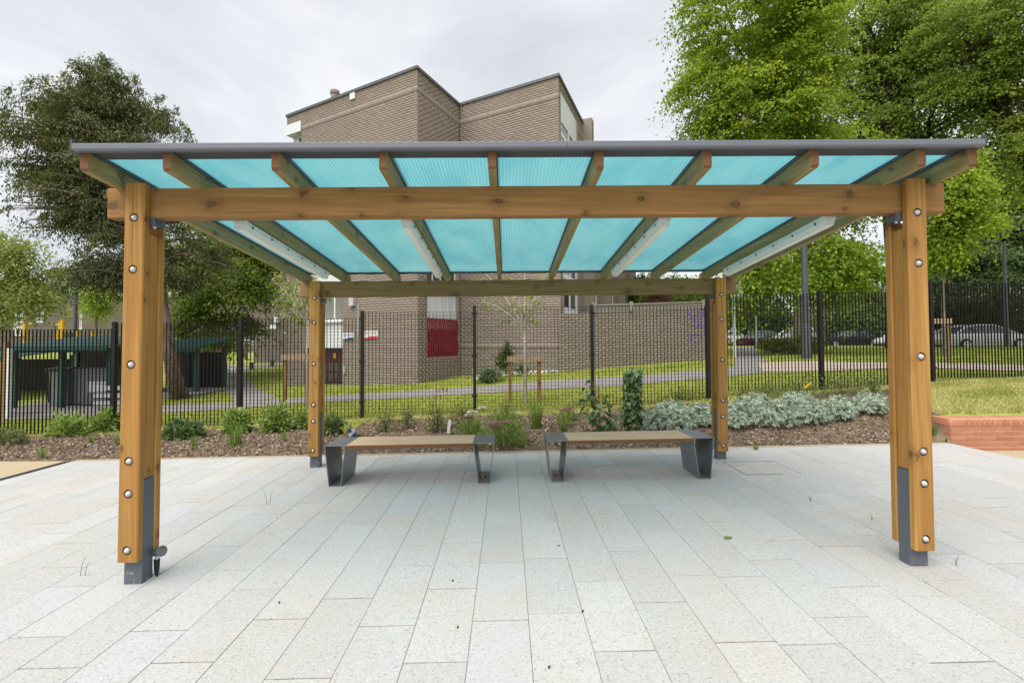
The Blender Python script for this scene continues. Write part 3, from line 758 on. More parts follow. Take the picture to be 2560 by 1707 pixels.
def wall_px(P0, P1, px, py):
    P0 = np.array(P0[:2]); P1 = np.array(P1[:2]); u = (P1 - P0) / np.linalg.norm(P1 - P0); n = np.array([u[1], -u[0]])
    d = ray(px, py); t = (P0 @ n) / (d[:2] @ n); q = d * t
    return float((q[:2] - P0) @ u), float(q[2] + CAMH)
def boxW(W3, s0, s1, d0, d1, z0, z1, mb=None, m=0):
    mb = mb or MB()
    V = [W3(s0, d1, z0), W3(s1, d1, z0), W3(s1, d0, z0), W3(s0, d0, z0), W3(s0, d1, z1), W3(s1, d1, z1), W3(s1, d0, z1), W3(s0, d0, z1)]
    return mb.add(V, [(3, 2, 1, 0), (4, 5, 6, 7), (0, 1, 5, 4), (1, 2, 6, 5), (2, 3, 7, 6), (3, 0, 4, 7)], m)
def window(bld, W3, s0, s1, z0, z1, nv=2, zsplit=(), rec=.10, fr=.05, mat='white_paint', gl='glass', name='window'):
    mb = MB(); d0, d1 = -rec - .05, -rec
    boxW(W3, s0, s0 + fr, d0, d1, z0, z1, mb); boxW(W3, s1 - fr, s1, d0, d1, z0, z1, mb)
    boxW(W3, s0 + fr, s1 - fr, d0, d1, z0, z0 + fr, mb); boxW(W3, s0 + fr, s1 - fr, d0, d1, z1 - fr, z1, mb)
    for k in range(1, nv):
        s = s0 + (s1 - s0) * k / nv; boxW(W3, s - fr * .45, s + fr * .45, d0, d1 - .004, z0 + fr, z1 - fr, mb)
    for z in zsplit: boxW(W3, s0 + fr, s1 - fr, d0, d1 - .008, z - fr * .4, z + fr * .4, mb)
    w = mb.obj(name, MA[mat], bld)
    zs_ = [z0 + fr] + list(zsplit) + [z1 - fr]
    for k in range(nv):
        for za, zb in zip(zs_[:-1], zs_[1:]):
            boxW(W3, s0 + (s1 - s0) * k / nv + .02, s0 + (s1 - s0) * (k + 1) / nv - .02, d0 + .018, d0 + .026, za, zb).obj('pane', MA[gl], w)
    boxW(W3, s0 - .03, s1 + .03, -rec - .05, .035, z0 - .045, z0 - .001).obj('sill', MA[mat], w)
    return w

PA = at(958, 788, 14.0); PC = at(1288, 788, 14.41); PB = at(1057, 788, 16.23); PL = at(656, 788, 17.04)
ZR = float(at(958, 158, 14.0)[2])
main = empty('brick_apartment_block', (PA[0], PA[1], 0), 'brown brick apartment block with zigzag walls and a flat grey edged roof behind the fence', 'building')
w1 = lambda px, py: wall_px(PL, PA, px, py)
s_bay0, s_bay1 = w1(698, 700)[0], w1(787, 700)[0]
zg1 = .05
z_door, z_pan, z_win = w1(765, 803)[1], w1(765, 740)[1], w1(765, 652)[1]
s_n = w1(692, 300)[0]; z_n1 = w1(675, 284)[1]
W1, L1 = brick_wall(main, PL, PA, -.6, ZR, [(s_bay0, s_bay1, -.7, z_win + 1.3), (-.1, s_n, ZR - 3.4, z_n1)], soldier=[(ZR - .72, ZR - .6)])
# stair bay: upper panel, tall obscured window, white spandrel, maroon door
boxW(W1, s_bay0, s_bay1, -.16, -.10, z_win + .002, z_win + 1.3).obj('upper_spandrel', MA['white_panel'], main)
window(main, W1, s_bay0 + .002, s_bay1 - .002, z_pan + .03, z_win - .002, 4, (), .08, .06, gl='glass_pale', name='stair_window')
boxW(W1, s_bay0, s_bay1, -.13, -.06, z_door + .06, z_pan - .02).obj('spandrel', MA['white_panel'], main)
sd0, sd1 = w1(745, 850)[0] - .65, s_bay1
fr_ = boxW(W1, s_bay0, s_bay1, -.3, -.12, z_door - .03, z_door + .055); fr_.obj('door_lintel', MA['maroon'], main)
zb_ = .0
door = boxW(W1, sd0, sd1 - .02, -.22, -.17, -.05, z_door - .035).obj('door', MA['maroon'], main)
dw = (sd1 - .02 - sd0) / 5
for c_ in range(5):
    for r_ in range(5):
        zz0 = z_door - .45 - r_ * .33
        boxW(W1, sd0 + dw * (c_ + .25), sd0 + dw * (c_ + .85), -.175, -.163, zz0 - .27, zz0).obj('door_pane', MA['glass'], door)
boxW(W1, sd1 - .62, sd1 - .52, -.17, -.160, z_door - .28, z_door - .12).obj('yellow_notice', MA['yellow'], door)
boxW(W1, s_bay0, sd0 - .01, -.25, -.2, -.3, z_door - .04).obj('side_glazing', MA['glass'], main)
# top left corner window under a white boxed eave
boxW(W1, -.02, s_n - .004, -.45, .03, z_n1 - .36, z_n1 - .002).obj('eaves_box', MA['white_panel'], main)
window(main, W1, .28, s_n - .005, ZR - 3.3, z_n1 - .37, 1, (), .22, .07, name='corner_window')
boxW(W1, -.02, .26, -.3, -.26, ZR - 3.4, z_n1 - .37).obj('corner_panel', MA['white_panel'], main)
# wall fixings
s0, z0 = w1(807, 703); s1, z1 = w1(817, 684)
boxW(W1, s0, s1, .008, .11, z0, z1).obj('junction_box', MA['light_grey'], main)
sc_, zc_ = w1(824, 700); boxW(W1, sc_ - .012, sc_ + .012, .008, .03, zc_ - 1.0, zc_).obj('conduit', MA['light_grey'], main)
s0, z0 = w1(806, 242); s1, z1 = w1(817, 228)
boxW(W1, w1(806, 220)[0], w1(817, 220)[0], .008, .05, w1(812, 229)[1], w1(812, 215)[1]).obj('white_plate', MA['white_panel'], main)
boxW(W1, w1(791, 860)[0], w1(796, 860)[0], .008, .05, w1(793, 858)[1], w1(793, 838)[1]).obj('entry_panel', MA['galv'], main)

w2 = lambda px, py: wall_px(PA, PB, px, py)
o0, o1 = w2(981, 700)[0], w2(1052, 700)[0]; zs0, zs1 = w2(981, 821)[1], w2(981, 730)[1]; zw0, zw1 = w2(981, 650)[1], w2(981, 560)[1]
W2, L2 = brick_wall(main, PA, PB, -.3, ZR, [(o0, o1, zs0, zw1)], soldier=[(ZR - .72, ZR - .6)])
window(main, W2, o0, o1, zw0, zw1, 4, (), .1, .05)
mb = MB(); boxW(W2, o0, o1, -.18, -.12, zs1 - .3, zw0 - .05, mb)
for k in range(5):
    s = o0 + (o1 - o0 - .04) * k / 4; boxW(W2, s, s + .04, -.119, -.095, zs1 - .3, zw0 - .05, mb)
mb.obj('panel_strip', MA['white_panel'], main)
sh_ = boxW(W2, o0, o1, -.14, -.10, zs0, zs1 - .31).obj('shutter', MA['red_shutter'], main)
mb = MB(); nbar = 15
for k in range(nbar):
    s = o0 + .03 + (o1 - o0 - .06) * k / (nbar - 1)
    for zz0, zz1 in ((zs0 + .04, (zs0 + zs1) / 2 - .02), ((zs0 + zs1) / 2 + .02, zs1 - .02)):
        pts = [np.array(W2(s + .03 * math.sin(t * math.pi) * (1 if k % 2 else .7), -.045 + .035 * math.sin(t * math.pi), zz0 + (zz1 - zz0) * t)) for t in np.linspace(0, 1, 6)]
        mb.tube(pts, .030, 5)
for zz in (zs0 + .03, (zs0 + zs1) / 2, zs1 - .02): boxW(W2, o0, o1, -.06, -.02, zz - .03, zz + .03, mb)
mb.obj('grille_bars', MA['red_shutter'], sh_)
W3_, L3 = brick_wall(main, PB, PC, -.3, ZR, [], soldier=[(ZR - .72, ZR - .6), (1.30, 1.42)])
u4 = np.array([.363, .932]); PD = np.array([PC[0], PC[1]]) + u4 * 19.0
w4 = lambda px, py: wall_px(PC, PD, px, py)
ops4 = []; wins4 = []
def op4(p0, p1, z0, z1, kind): 
    a, b = w4(p0, 700)[0], w4(p1, 700)[0]; ops4.append((a, b, z0, z1)); wins4.append((a, b, z0, z1, kind))
zA = w4(1295, 720)[1]; zB = w4(1295, 640)[1]
op4(1294.5, 1328, zA, zA + 1.75, 'w'); op4(1292, 1330, ZR - 2.75, ZR - .25, 'p')
op4(1353, 1372, zA - .2, zA + 1.75, 'w'); op4(1353, 1372, ZR - 2.75, ZR - .25, 'p')
op4(1394, 1410, zA - .6, zA + 1.6, 'w'); op4(1430, 1440, zA - .6, zA + 1.6, 'w'); op4(1455, 1464, zA - .6, zA + 1.6, 'w')
W4, L4 = brick_wall(main, PC, PD, .2, ZR, ops4, soldier=[(ZR - .72, ZR - .6)])
for (a, b, z0, z1, kd) in wins4:
    if kd == 'p':
        boxW(W4, a, b, -.1, -.03, z1 - .75, z1 - .002).obj('cladding', MA['white_panel'], main); z1 = z1 - .755
    window(main, W4, a + .004, b - .004, z0 + .05, z1 - .004, 2, (z0 + (z1 - z0) * .68,), .03, .17 if b - a > .5 else .1)
# piers on the receding front
for pxa in (1342, 1384, 1420, 1447):
    s = w4(pxa, 700)[0]; boxW(W4, s, s + .35, .0, .35, .3, ZR + .15 if pxa < 1350 else ZR - 3).obj('pier', MA['brick_garden'], main)
# roof slab with grey edge
mb = MB(); rim = [PL, PA, PB, PC, PD, PD + np.array([-14, 6]), np.array(PL[:2]) + np.array([-2, 12])]
def outw(i, d):
    q = np.array(rim[i][:2], float); return q
top = [(outw(i, 0)[0] - PA[0], outw(i, 0)[1] - PA[1]) for i in range(len(rim))]
V = [(x, y, ZR - .01) for x, y in top] + [(x, y, ZR + .05) for x, y in top]; n_ = len(top)
mb.add(V, [tuple(range(n_)), tuple(range(2 * n_ - 1, n_ - 1, -1))] + [(i, (i + 1) % n_, n_ + (i + 1) % n_, n_ + i) for i in range(n_)])
roof = mb.obj('roof', MA['coping'], main)
for Wf, Lf in ((W1, L1), (W2, L2), (W3_, L3), (W4, L4)):
    boxW(Wf, -.03 if Wf is not W3_ else .05, Lf + (.0 if Wf is W2 else .03), -.1, .045, ZR - .012, ZR + .075).obj('roof_edge', MA['coping'], roof)
sp_, _ = w1(741, 240); c_ = W1(sp_, -.5, ZR)
MB().lathe([(.13, 0), (.13, .55), (.16, .56), (.16, .66), (.05, .68)], c_, 12).obj('chimney', MA['mortar'], roof, True)
# signs on the wall
def sign(px0, px1, py0, py1, nm, label, stripe, txt, tcol):
    s0, z1 = w1(px0, py0); s1, _ = w1(px1, py0); z0 = w1((px0 + px1) / 2, py1)[1]; z1 = w1((px0 + px1) / 2, py0)[1]
    c = W1((s0 + s1) / 2, .02, (z0 + z1) / 2); loc = np.array(c) + np.array(main.location)
    d = np.array(PA[:2]) - np.array(PL[:2]); rz = math.atan2(d[1], d[0])
    r = empty(nm, loc, label, 'sign', rz=rz); w, h = (s1 - s0) / 2, (z1 - z0) / 2
    MB().box(-w, w, -.004, .006, -h, h).obj('board', MA['white_panel'], r)
    n = 14; top = [(-w + 2 * w * t, -.0062, -h + h * (.42 + .28 * math.sin(t * 3.6 - 1.1))) for t in np.linspace(0, 1, n)]; bot = [(-w + 2 * w * t, -.0062, -h + .004) for t in np.linspace(0, 1, n)]
    MB().add(top + bot, [(i, i + 1, n + i + 1, n + i) for i in range(n - 1)]).obj('wave_stripe', stripe, r)
    if txt is None:      # print too small to read: two rows of faint strokes
        for zz in (.62, .2):
            m_ = MB(); x = -w * .82
            while x < w * .75: m_.box(x, x + w * .11, -.0075, -.0065, h * zz - h * .11, h * zz + h * .11); x += w * .16
            m_.obj('faint_print', MA['grey_print'], r)
        return
    cv = bpy.data.curves.new('lettering', 'FONT'); cv.body = txt; cv.align_x = 'CENTER'; cv.align_y = 'CENTER'; cv.size = h * .62; cv.extrude = .0005; cv.space_line = .9
    t0_ = link('lettering_curve', cv); bpy.context.view_layer.update()
    k_ = min(1, 1.85 * w / max(t0_.dimensions.x, 1e-6))
    me = bpy.data.meshes.new_from_object(t0_.evaluated_get(bpy.context.evaluated_depsgraph_get())); bpy.data.objects.remove(t0_)
    me.materials.clear(); me.materials.append(tcol); me.transform(Matrix.Rotation(rad(90), 4, 'X') @ Matrix.Scale(k_, 4))
    link('lettering', me, r, (0, -.0075, h * .42))
sign(830, 869, 760, 779, 'red_wave_sign', 'white and red NO BALL GAMES sign on the brown brick wall', MA['red_sign'], 'NO BALL GAMES', MA['red_sign'])
sign(789, 813.5, 764, 781, 'blue_wave_sign', 'small white sign with a blue wave on the brick wall beside the door', MA['blue_sign'], None, MA['blue_sign'])

# garden wall with boards along the top, to the right of the block
G0 = at(1286, 788, 14.15); G1 = at(1648, 788, 15.7)
gw = empty('garden_wall', (G0[0], G0[1], 0), 'long brown brick garden wall topped with pale timber boards', 'wall')
zt0 = float(at(1290, 721, 14.15)[2]); zt1 = float(at(1640, 708, 15.7)[2]); Lg = np.linalg.norm((G1 - G0)[:2])
WG, _ = brick_wall(gw, G0, G1, -.2, zt0, [], 'brick_garden', shear=(zt1 - zt0) / Lg)
bm_ = boxW(lambda s, d, z: (s * 0 + s, d, z), -.062, .062, -.011, .011, 0, .2)
sb = (w4(1360, 715)[0]); s = wall_px(G0, G1, 1366, 712)[0]
ug = (G1 - G0)[:2] / Lg; rzg = math.atan2(ug[1], ug[0])
bd = MB().box(-.062, .062, -.011, .011, 0, .19).mesh('board', MA['fence_board'])
while s < Lg:
    c = WG(s, .0, zt0 + .005); o = link('board', bd, gw, c); o.rotation_euler = (0, 0, rzg); s += .13
boxW(WG, wall_px(G0, G1, 1362, 712)[0], Lg, -.06, .05, zt0 + .20, zt0 + .24).obj('top_rail', MA['fence_board'], gw)
for px_ in (1362, 1448, 1614):
    s = wall_px(G0, G1, px_, 712)[0]; boxW(WG, s - .05, s + .05, .012, .07, zt0 + .003, zt0 + .30).obj('rail_post', MA['fence_board'], gw)
# purple spray marks
gp = lambda px, py: np.array(WG(*(lambda q: (q[0], .016))(wall_px(G0, G1, px, py)), 0)) 
mb = MB()
strokes = [[(1580, 716), (1590, 728), (1597, 740), (1596, 755)], [(1606, 714), (1606, 730), (1607, 748)], [(1592, 728), (1606, 722), (1618, 718)], [(1612, 720), (1622, 728), (1622, 742)], [(1590, 770), (1602, 766), (1612, 772), (1606, 780)], [(1598, 752), (1612, 750), (1622, 752)], [(1618, 760), (1624, 775), (1620, 785)], [(1584, 766), (1584, 780), (1596, 784)]]
for st in strokes:
    pts = []
    for (px_, py_) in st:
        s_, z_ = wall_px(G0, G1, px_, py_); pts.append((s_, z_))
    pts = np.array(pts); tt = np.linspace(0, len(pts) - 1, 12); ps = np.interp(tt, range(len(pts)), pts[:, 0]); pz = np.interp(tt, range(len(pts)), pts[:, 1])
    shg = (zt1 - zt0) / Lg; wd = .028
    V = []
    for a_, b_ in zip(ps, pz): V += [WG(a_ - wd, .0095, b_ - shg * a_ - wd * .6), WG(a_ + wd, .0095, b_ - shg * a_ + wd * .6)]
    mb.add(V, [(2 * i, 2 * i + 1, 2 * i + 3, 2 * i + 2) for i in range(11)])
mb.obj('graffiti', MA['purple'], gw)

# ================================================================== PATHS
def path(name, up, lo, mat, dz=.012, n=60, extra=None):
    up, lo = np.array(up, float), np.array(lo, float)
    def res(p):
        d = np.r_[0, np.cumsum(np.hypot(*np.diff(p, axis=0).T))]; t = np.linspace(0, d[-1], n)
        return np.stack([np.interp(t, d, p[:, 0]), np.interp(t, d, p[:, 1])], 1)
    U, Lo = res(up), res(lo); m = 7; V = []
    for a, b in zip(U, Lo):
        A, B = on_ground(*a), on_ground(*b)
        for t in np.linspace(0, 1, m):
            q = A + (B - A) * t; V.append((q[0], q[1], float(H(q[0], q[1])) + dz))
    V = np.array(V); i = np.arange(n - 1)[:, None] * m + np.arange(m - 1)[None]
    F = np.stack([i, i + 1, i + m + 1, i + m], -1).reshape(-1, 4)
    return tag(link(name, big_mesh(name, V, F, mat, smooth=True)), kind='structure')
path('asphalt_path', [(-60, 938), (0, 936), (370, 931), (560, 924), (747, 910), (960, 898), (1080, 890), (1289, 873), (1436, 866), (1619, 851), (1690, 842), (1760, 832)],
     [(-60, 968), (0, 966), (370, 950), (560, 938), (747, 923), (960, 913), (1080, 906), (1289, 893), (1436, 886), (1619, 870), (1677, 866), (1770, 853)], MA['asphalt'])
path('side_path', [(543, 929), (503, 880), (489, 851), (492, 838)], [(640, 913), (591, 894), (563, 860), (548, 838)], MA['asphalt'], .008, 40)
path('lawn_path', [(548, 842), (620, 835), (690, 824)], [(560, 852), (625, 843), (690, 833)], MA['asphalt'], .006, 30)
path('far_path', [(1686, 797), (1690, 812), (1684, 842)], [(1733, 797), (1754, 826), (1772, 840)], MA['asphalt'], .008, 30)
path('gravel_path', [(1740, 836), (1830, 830), (2035, 834), (2150, 834), (2420, 842)], [(1752, 856), (1830, 856), (2035, 848), (2150, 848), (2420, 856)], MA['pinkpath'], .018)

# ================================================================== VEGETATION HELPERS
def norm(v): return v / (np.linalg.norm(v, axis=-1, keepdims=True) + 1e-9)
def leaves_mesh(name, P, A, N, ln, wd, tint, mat, fold=.18):
    """P positions, A long axis, N normal (all n,3): folded rhombus leaves"""
    n = len(P); A = norm(A); B = norm(np.cross(N, A)); N = np.cross(A, B)
    ln = np.broadcast_to(np.asarray(ln, float).reshape(-1, 1) if np.ndim(ln) else np.full((1, 1), ln), (n, 1)); wd = np.broadcast_to(np.asarray(wd, float).reshape(-1, 1) if np.ndim(wd) else np.full((1, 1), wd), (n, 1))
    V = np.empty((n, 4, 3)); V[:, 0] = P; V[:, 1] = P + A * ln * .45 + B * wd * .5 + N * wd * fold
    V[:, 2] = P + A * ln - N * ln * .12; V[:, 3] = P + A * ln * .45 - B * wd * .5 + N * wd * fold
    F = np.arange(n * 4).reshape(n, 4)
    return big_mesh(name, V.reshape(-1, 3), F, mat, np.repeat(tint, 4))
def rdir(n, z=0.0):
    v = rng.normal(size=(n, 3)); v[:, 2] += z; return norm(v)
def clumps(ells, n, seed, gap=.0, inner=.35):
    r_ = np.random.default_rng(seed); out = []; w = np.array([e[2] if len(e) > 2 else np.prod(e[1]) ** .67 for e in ells]); w = w / w.sum()
    for (e, k) in zip(ells, r_.multinomial(n, w)):
        c, R_ = np.array(e[0]), np.array(e[1]); d = norm(r_.normal(size=(k, 3))); rr = inner + (1 - inner) * r_.random((k, 1)) ** .65
        p = c + d * rr * R_
        if gap > 0:
            f = np.sin(p[:, 0] * 2.1 + seed) + np.sin(p[:, 1] * 1.7 + 2 * seed) + np.sin(p[:, 2] * 2.5 + 3 * seed) + .7 * np.sin(p[:, 0] * 4.3 + p[:, 2] * 3.9 + seed)
            p = p[f < 2.2 - 3.2 * gap]
        out.append(p)
    return np.concatenate(out)
def foliage(name, Cn, center, mat, per, spread, ln, wd, seed, flat=.3, droop=.35, upn=1.0, parent=None, along=.4, tb=(.0, 1.0)):
    r_ = np.random.default_rng(seed); m = len(Cn); o = Cn - np.asarray(center); o[:, 2] *= .5; o = norm(o + .35 * r_.normal(size=o.shape))
    o[:, 2] = o[:, 2] * .5 - droop * .6; o = norm(o); t = norm(np.cross(o, np.array([0, 0, 1.0]))); u = np.cross(t, o)
    k = per; a = r_.normal(size=(m, k, 1)); b = r_.normal(size=(m, k, 1)); c = r_.normal(size=(m, k, 1))
    sz = (.6 + .8 * r_.random((m, 1, 1))) * spread
    P = Cn[:, None] + o[:, None] * a * sz + t[:, None] * b * sz * .75 + u[:, None] * c * sz * flat
    P[:, :, 2] -= droop * (a[..., 0] ** 2 + b[..., 0] ** 2) * sz[..., 0] * .3
    A = o[:, None] * (along + .2) + r_.normal(size=(m, k, 3)) * .6; A[..., 2] -= droop * .7
    N = np.array([0, 0, upn]) + r_.normal(size=(m, k, 3)) * .5 + (norm(Cn - np.asarray(center)) * .75)[:, None]
    tint = np.clip(tb[0] + (tb[1] - tb[0]) * r_.random((m, 1)) + .12 * r_.normal(size=(m, k)), 0, 1)
    s = (.65 + .6 * r_.random((m * k)))
    me = leaves_mesh(name, P.reshape(-1, 3), A.reshape(-1, 3), N.reshape(-1, 3), ln * s, wd * s, tint.ravel(), mat)
    return link(name, me, parent)
def limbs(name, trunk, tips, r0, mat, parent, seed, twig=None, sag=.12):
    r_ = np.random.default_rng(seed); mb = MB(); trunk = [np.array(p, float) for p in trunk]
    for tp in tips:
        tp = np.array(tp); k = r_.integers(max(1, len(trunk) // 2), len(trunk)); b = trunk[k] + (trunk[k - 1] - trunk[k]) * r_.random() * .9
        L_ = np.linalg.norm(tp - b); pts = []
        for t in np.linspace(0, 1, 6):
            q = b + (tp - b) * t; q = q + np.array([0, 0, 1]) * L_ * sag * math.sin(t * math.pi) + r_.normal(size=3) * L_ * .025 * (0 < t < 1); pts.append(q)
        rr = r0 * min(1, L_ / 4 + .25)
        mb.tube(pts, [rr * (1 - .85 * t) for t in np.linspace(0, 1, 6)], 5, caps=False)
    return mb.obj(name, mat, parent, 'all')
def make_tree(name, label, base, trunk, r0, ells, n, per, spread, ln, wd, mat, bmat, seed, gap=.25, flat=.3, droop=.35, group=None, ntips=26, inner=.35, tb=(0, 1), tr_taper=.55, cat='tree'):
    root = empty(name, base, label, cat, group); b = np.array(base, float)
    tl = [np.array(p, float) - b for p in trunk]
    MB().tube(tl, [r0 * (1.25 if i == 0 else 1 - tr_taper * i / (len(tl) - 1)) for i in range(len(tl))], 12, caps=False).obj('trunk', bmat, root, 'all')
    el = [(np.array(e[0]) - b, e[1], *e[2:]) for e in ells]
    Cn = clumps(el, n, seed, gap, inner); ctr = np.mean([e[0] for e in el], 0)
    r_ = np.random.default_rng(seed + 5); tips = Cn[r_.choice(len(Cn), min(ntips, len(Cn)), False)]
    limbs('branches', tl, tips, r0 * .38, bmat, root, seed)
    foliage('crown', Cn, ctr, mat, per, spread, ln, wd, seed + 1, flat, droop, parent=root, tb=tb)
    return root
def E_(px, py, Y, rx, rz, ry=None, w=None):
    """crown ellipsoid centred on a seen spot at distance Y, half sizes in pixels of the 2352 wide photo"""
    s = Y / 1111.0; e = (at(px, py, Y), (rx * s, (ry if ry else (rx + rz) / 2) * s, rz * s))
    return e + (w,) if w else e

# ================================================================== TREES
b = on_ground(1838, 801); b[2] -= .1
make_tree('lime_tree', 'tall bright lime green broadleaf tree rising beside the black street pole', b,
          [b, b + [.0, 0, 1.5], b + [.1, 0, 4], b + [-.3, -.2, 7.5], b + [-.9, -.6, 11], b + [-1.3, -.8, 14]], .34,
          [E_(1730, 30, 18.6, 165, 190), E_(1640, 215, 18.2, 95, 95), E_(1745, 255, 17.6, 135, 100), E_(1830, 110, 18.0, 95, 170), E_(1850, 580, 17.2, 170, 85, 110), E_(1800, 640, 17.0, 140, 45, 80), E_(1940, 620, 17.4, 85, 55, 80), E_(1760, 680, 17.2, 80, 35, 60), E_(1850, 400, 18.4, 170, 130)],
          1500, 92, .40, .125, .10, MA['leaf_lime'], MA['bark_grey'], 3, gap=.34, flat=.17, droop=.7, ntips=60, inner=.55)
b = on_ground(2062, 790); b[1] = 25; b[0] = at(2062, 790, 25)[0]; b[2] = float(H(b[0], 25)) - .1
make_tree('dark_tree', 'tall dark green tree with black limbs in the middle of the right hand trees', b,
          [b, b + [0, 0, 4], b + [-.2, 0, 8], at(2040, 330, 24.5), at(2030, 180, 24.5), at(2060, 20, 24.5)], .45,
          [E_(2010, 60, 24, 150, 160), E_(1975, 240, 23.5, 110, 120), E_(2080, 230, 24, 130, 150), E_(2120, 40, 24, 130, 130), E_(2060, 390, 24, 140, 80)],
          900, 84, .50, .15, .11, MA['leaf_mid'], MA['bark_dark'], 7, gap=.42, flat=.16, inner=.5, droop=.6, ntips=70, tb=(.1, .95))
dk = bpy.data.objects['dark_tree']; db = np.array(dk.location); mb = MB()
for pts, r0_ in (([(2028, 345), (2040, 200), (2058, 90), (2080, -20)], .13), ([(2036, 260), (2100, 130), (2175, 40)], .10), ([(2062, 345), (2170, 292), (2300, 236)], .09), ([(2110, 318), (2215, 250), (2330, 205)], .08), ([(1990, 345), (1975, 250), (1935, 150)], .10), ([(2120, 345), (2145, 240), (2200, 130), (2215, 40)], .12)):
    q = [at(x, y, 22.6) - db for x, y in pts]; mb.tube(q, [r0_ * (1 - .6 * i / (len(q) - 1)) for i in range(len(q))], 8, caps=False)
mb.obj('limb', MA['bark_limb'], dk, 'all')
b = at(2440, 790, 20.5); b[2] = float(H(b[0], b[1])) - .1
make_tree('maple_tree', 'large mid green maple filling the top right corner', b,
          [b, b + [0, 0, 4], at(2400, 420, 20.5), at(2240, 220, 20.5), at(2280, 40, 20.5)], .40,
          [E_(2230, 90, 20, 120, 130), E_(2330, 90, 20, 130, 180), E_(2320, 330, 20, 110, 90), E_(2190, 230, 20.4, 85, 75), E_(2255, 420, 20.5, 90, 60), E_(2400, 250, 20, 90, 200)],
          1000, 84, .42, .12, .09, MA['leaf_mid'], MA['bark_dark'], 13, gap=.42, flat=.16, inner=.5, droop=.6, ntips=50, tb=(.2, 1))
b = at(2170, 812, 15.0); b[2] = float(H(b[0], b[1])) - .1
make_tree('young_maple', 'yellow green young maple leaning out from behind the front right post', b,
          [b, b + [0, 0, 2], at(2172, 600, 15), at(2190, 470, 15), at(2200, 400, 15)], .05,
          [E_(2195, 455, 14.6, 60, 85), E_(2245, 505, 14.8, 50, 30), E_(2165, 560, 15, 50, 60), E_(2190, 380, 14.8, 50, 50)],
          480, 42, .21, .10, .085, MA['leaf_lime'], MA['bark_grey'], 17, gap=.2, droop=.5, ntips=14, tb=(.35, 1))
b = at(2300, 795, 33); b[2] = float(H(b[0], b[1])) - .1
make_tree('cedar_tree', 'blue green cedar with layered boughs above the silver car', b,
          [b, b + [0, 0, 3], at(2290, 640, 33), at(2300, 480, 33)], .35,
          [E_(2300, 470, 32, 110, 32, 90), E_(2270, 530, 31.5, 120, 28, 100), E_(2240, 590, 31.5, 110, 28, 100), E_(2300, 630, 31.5, 120, 28, 100), E_(2350, 560, 32, 90, 40, 80), E_(2200, 650, 32, 80, 24, 80), E_(2330, 400, 33, 100, 40)],
          1300, 44, .60, .24, .105, MA['leaf_cedar'], MA['bark_dark'], 19, gap=.1, flat=.14, droop=.25, ntips=30, inner=.1)
# yew on the left
b = on_ground(413, 914); b[2] -= .1
yt = [b, at(397, 850, 13.8), at(380, 745, 13.9), at(362, 600, 13.9), at(330, 440, 14.0), at(280, 300, 14.1), at(240, 170, 14.2)]
yew_ells = [E_(240, 200, 14.0, 75, 75, 80), E_(235, 290, 14.0, 165, 110, 130), E_(80, 310, 13.8, 85, 110), E_(300, 430, 13.8, 135, 130), E_(160, 470, 13.8, 130, 90), E_(70, 450, 13.6, 70, 80), E_(150, 610, 13.4, 100, 50), E_(455, 570, 14.6, 105, 100, 90), E_(310, 610, 13.6, 90, 60), E_(350, 310, 14, 80, 70)]
root = empty('yew_tree', b, 'tall dark feathery yew with a leaning pinkish trunk behind the left part of the fence', 'tree')
tl = [q - b for q in yt]
MB().tube(tl, [.27, .19, .14, .11, .08, .05, .02], 12, caps=False).obj('trunk', MA['bark_yew'], root, 'all')
yel = [(np.array(e[0]) - b, e[1], *e[2:]) for e in yew_ells]
ytips = clumps(yel, 240, 23, .0, .5); r_ = np.random.default_rng(99); Cn = []; mb = MB(); tl_ = np.array(tl)
for tp in ytips:
    zt = np.clip(tp[2] - .35 * np.hypot(tp[0], tp[1]) * .6, 1.9, tl_[-1][2] - .3); base_ = np.array([np.interp(zt, tl_[:, 2], tl_[:, i]) for i in range(3)])
    L_ = np.linalg.norm(tp - base_); lift = np.array([0, 0, 1.]) * L_ * .10
    f = lambda t: base_ + (tp - base_) * t + lift * math.sin(math.pi * t) - np.array([0, 0, .15 * L_]) * t * t * (tp[2] < 5)
    mb.tube([f(t) for t in np.linspace(0, 1, 6)], [.045 * min(1.4, L_ / 2) * (1 - .85 * t) for t in np.linspace(0, 1, 6)], 5, caps=False)
    for t in np.linspace(.35, 1.0, int(4 + L_ * 2.6)):
        Cn.append(f(t) + r_.normal(size=3) * [.12, .12, .07] * (1.25 - .5 * t))
mb.obj('branches', MA['bark_yew'], root, 'all')
Cn = np.array(Cn); g = np.sin(Cn[:, 0] * 1.9 + 1) + np.sin(Cn[:, 2] * 2.2 + 2) + np.sin(Cn[:, 1] * 1.5) + .8 * np.sin(Cn[:, 0] * 4.1 - Cn[:, 2] * 3.3)
Cn = Cn[(g < 1.0) | ((Cn[:, 2] > 6.0) & (g < 2.1))]
foliage('crown', Cn, np.mean(Cn, 0), MA['leaf_yew'], 66, .165, .10, .034, 24, .45, .9, parent=root)
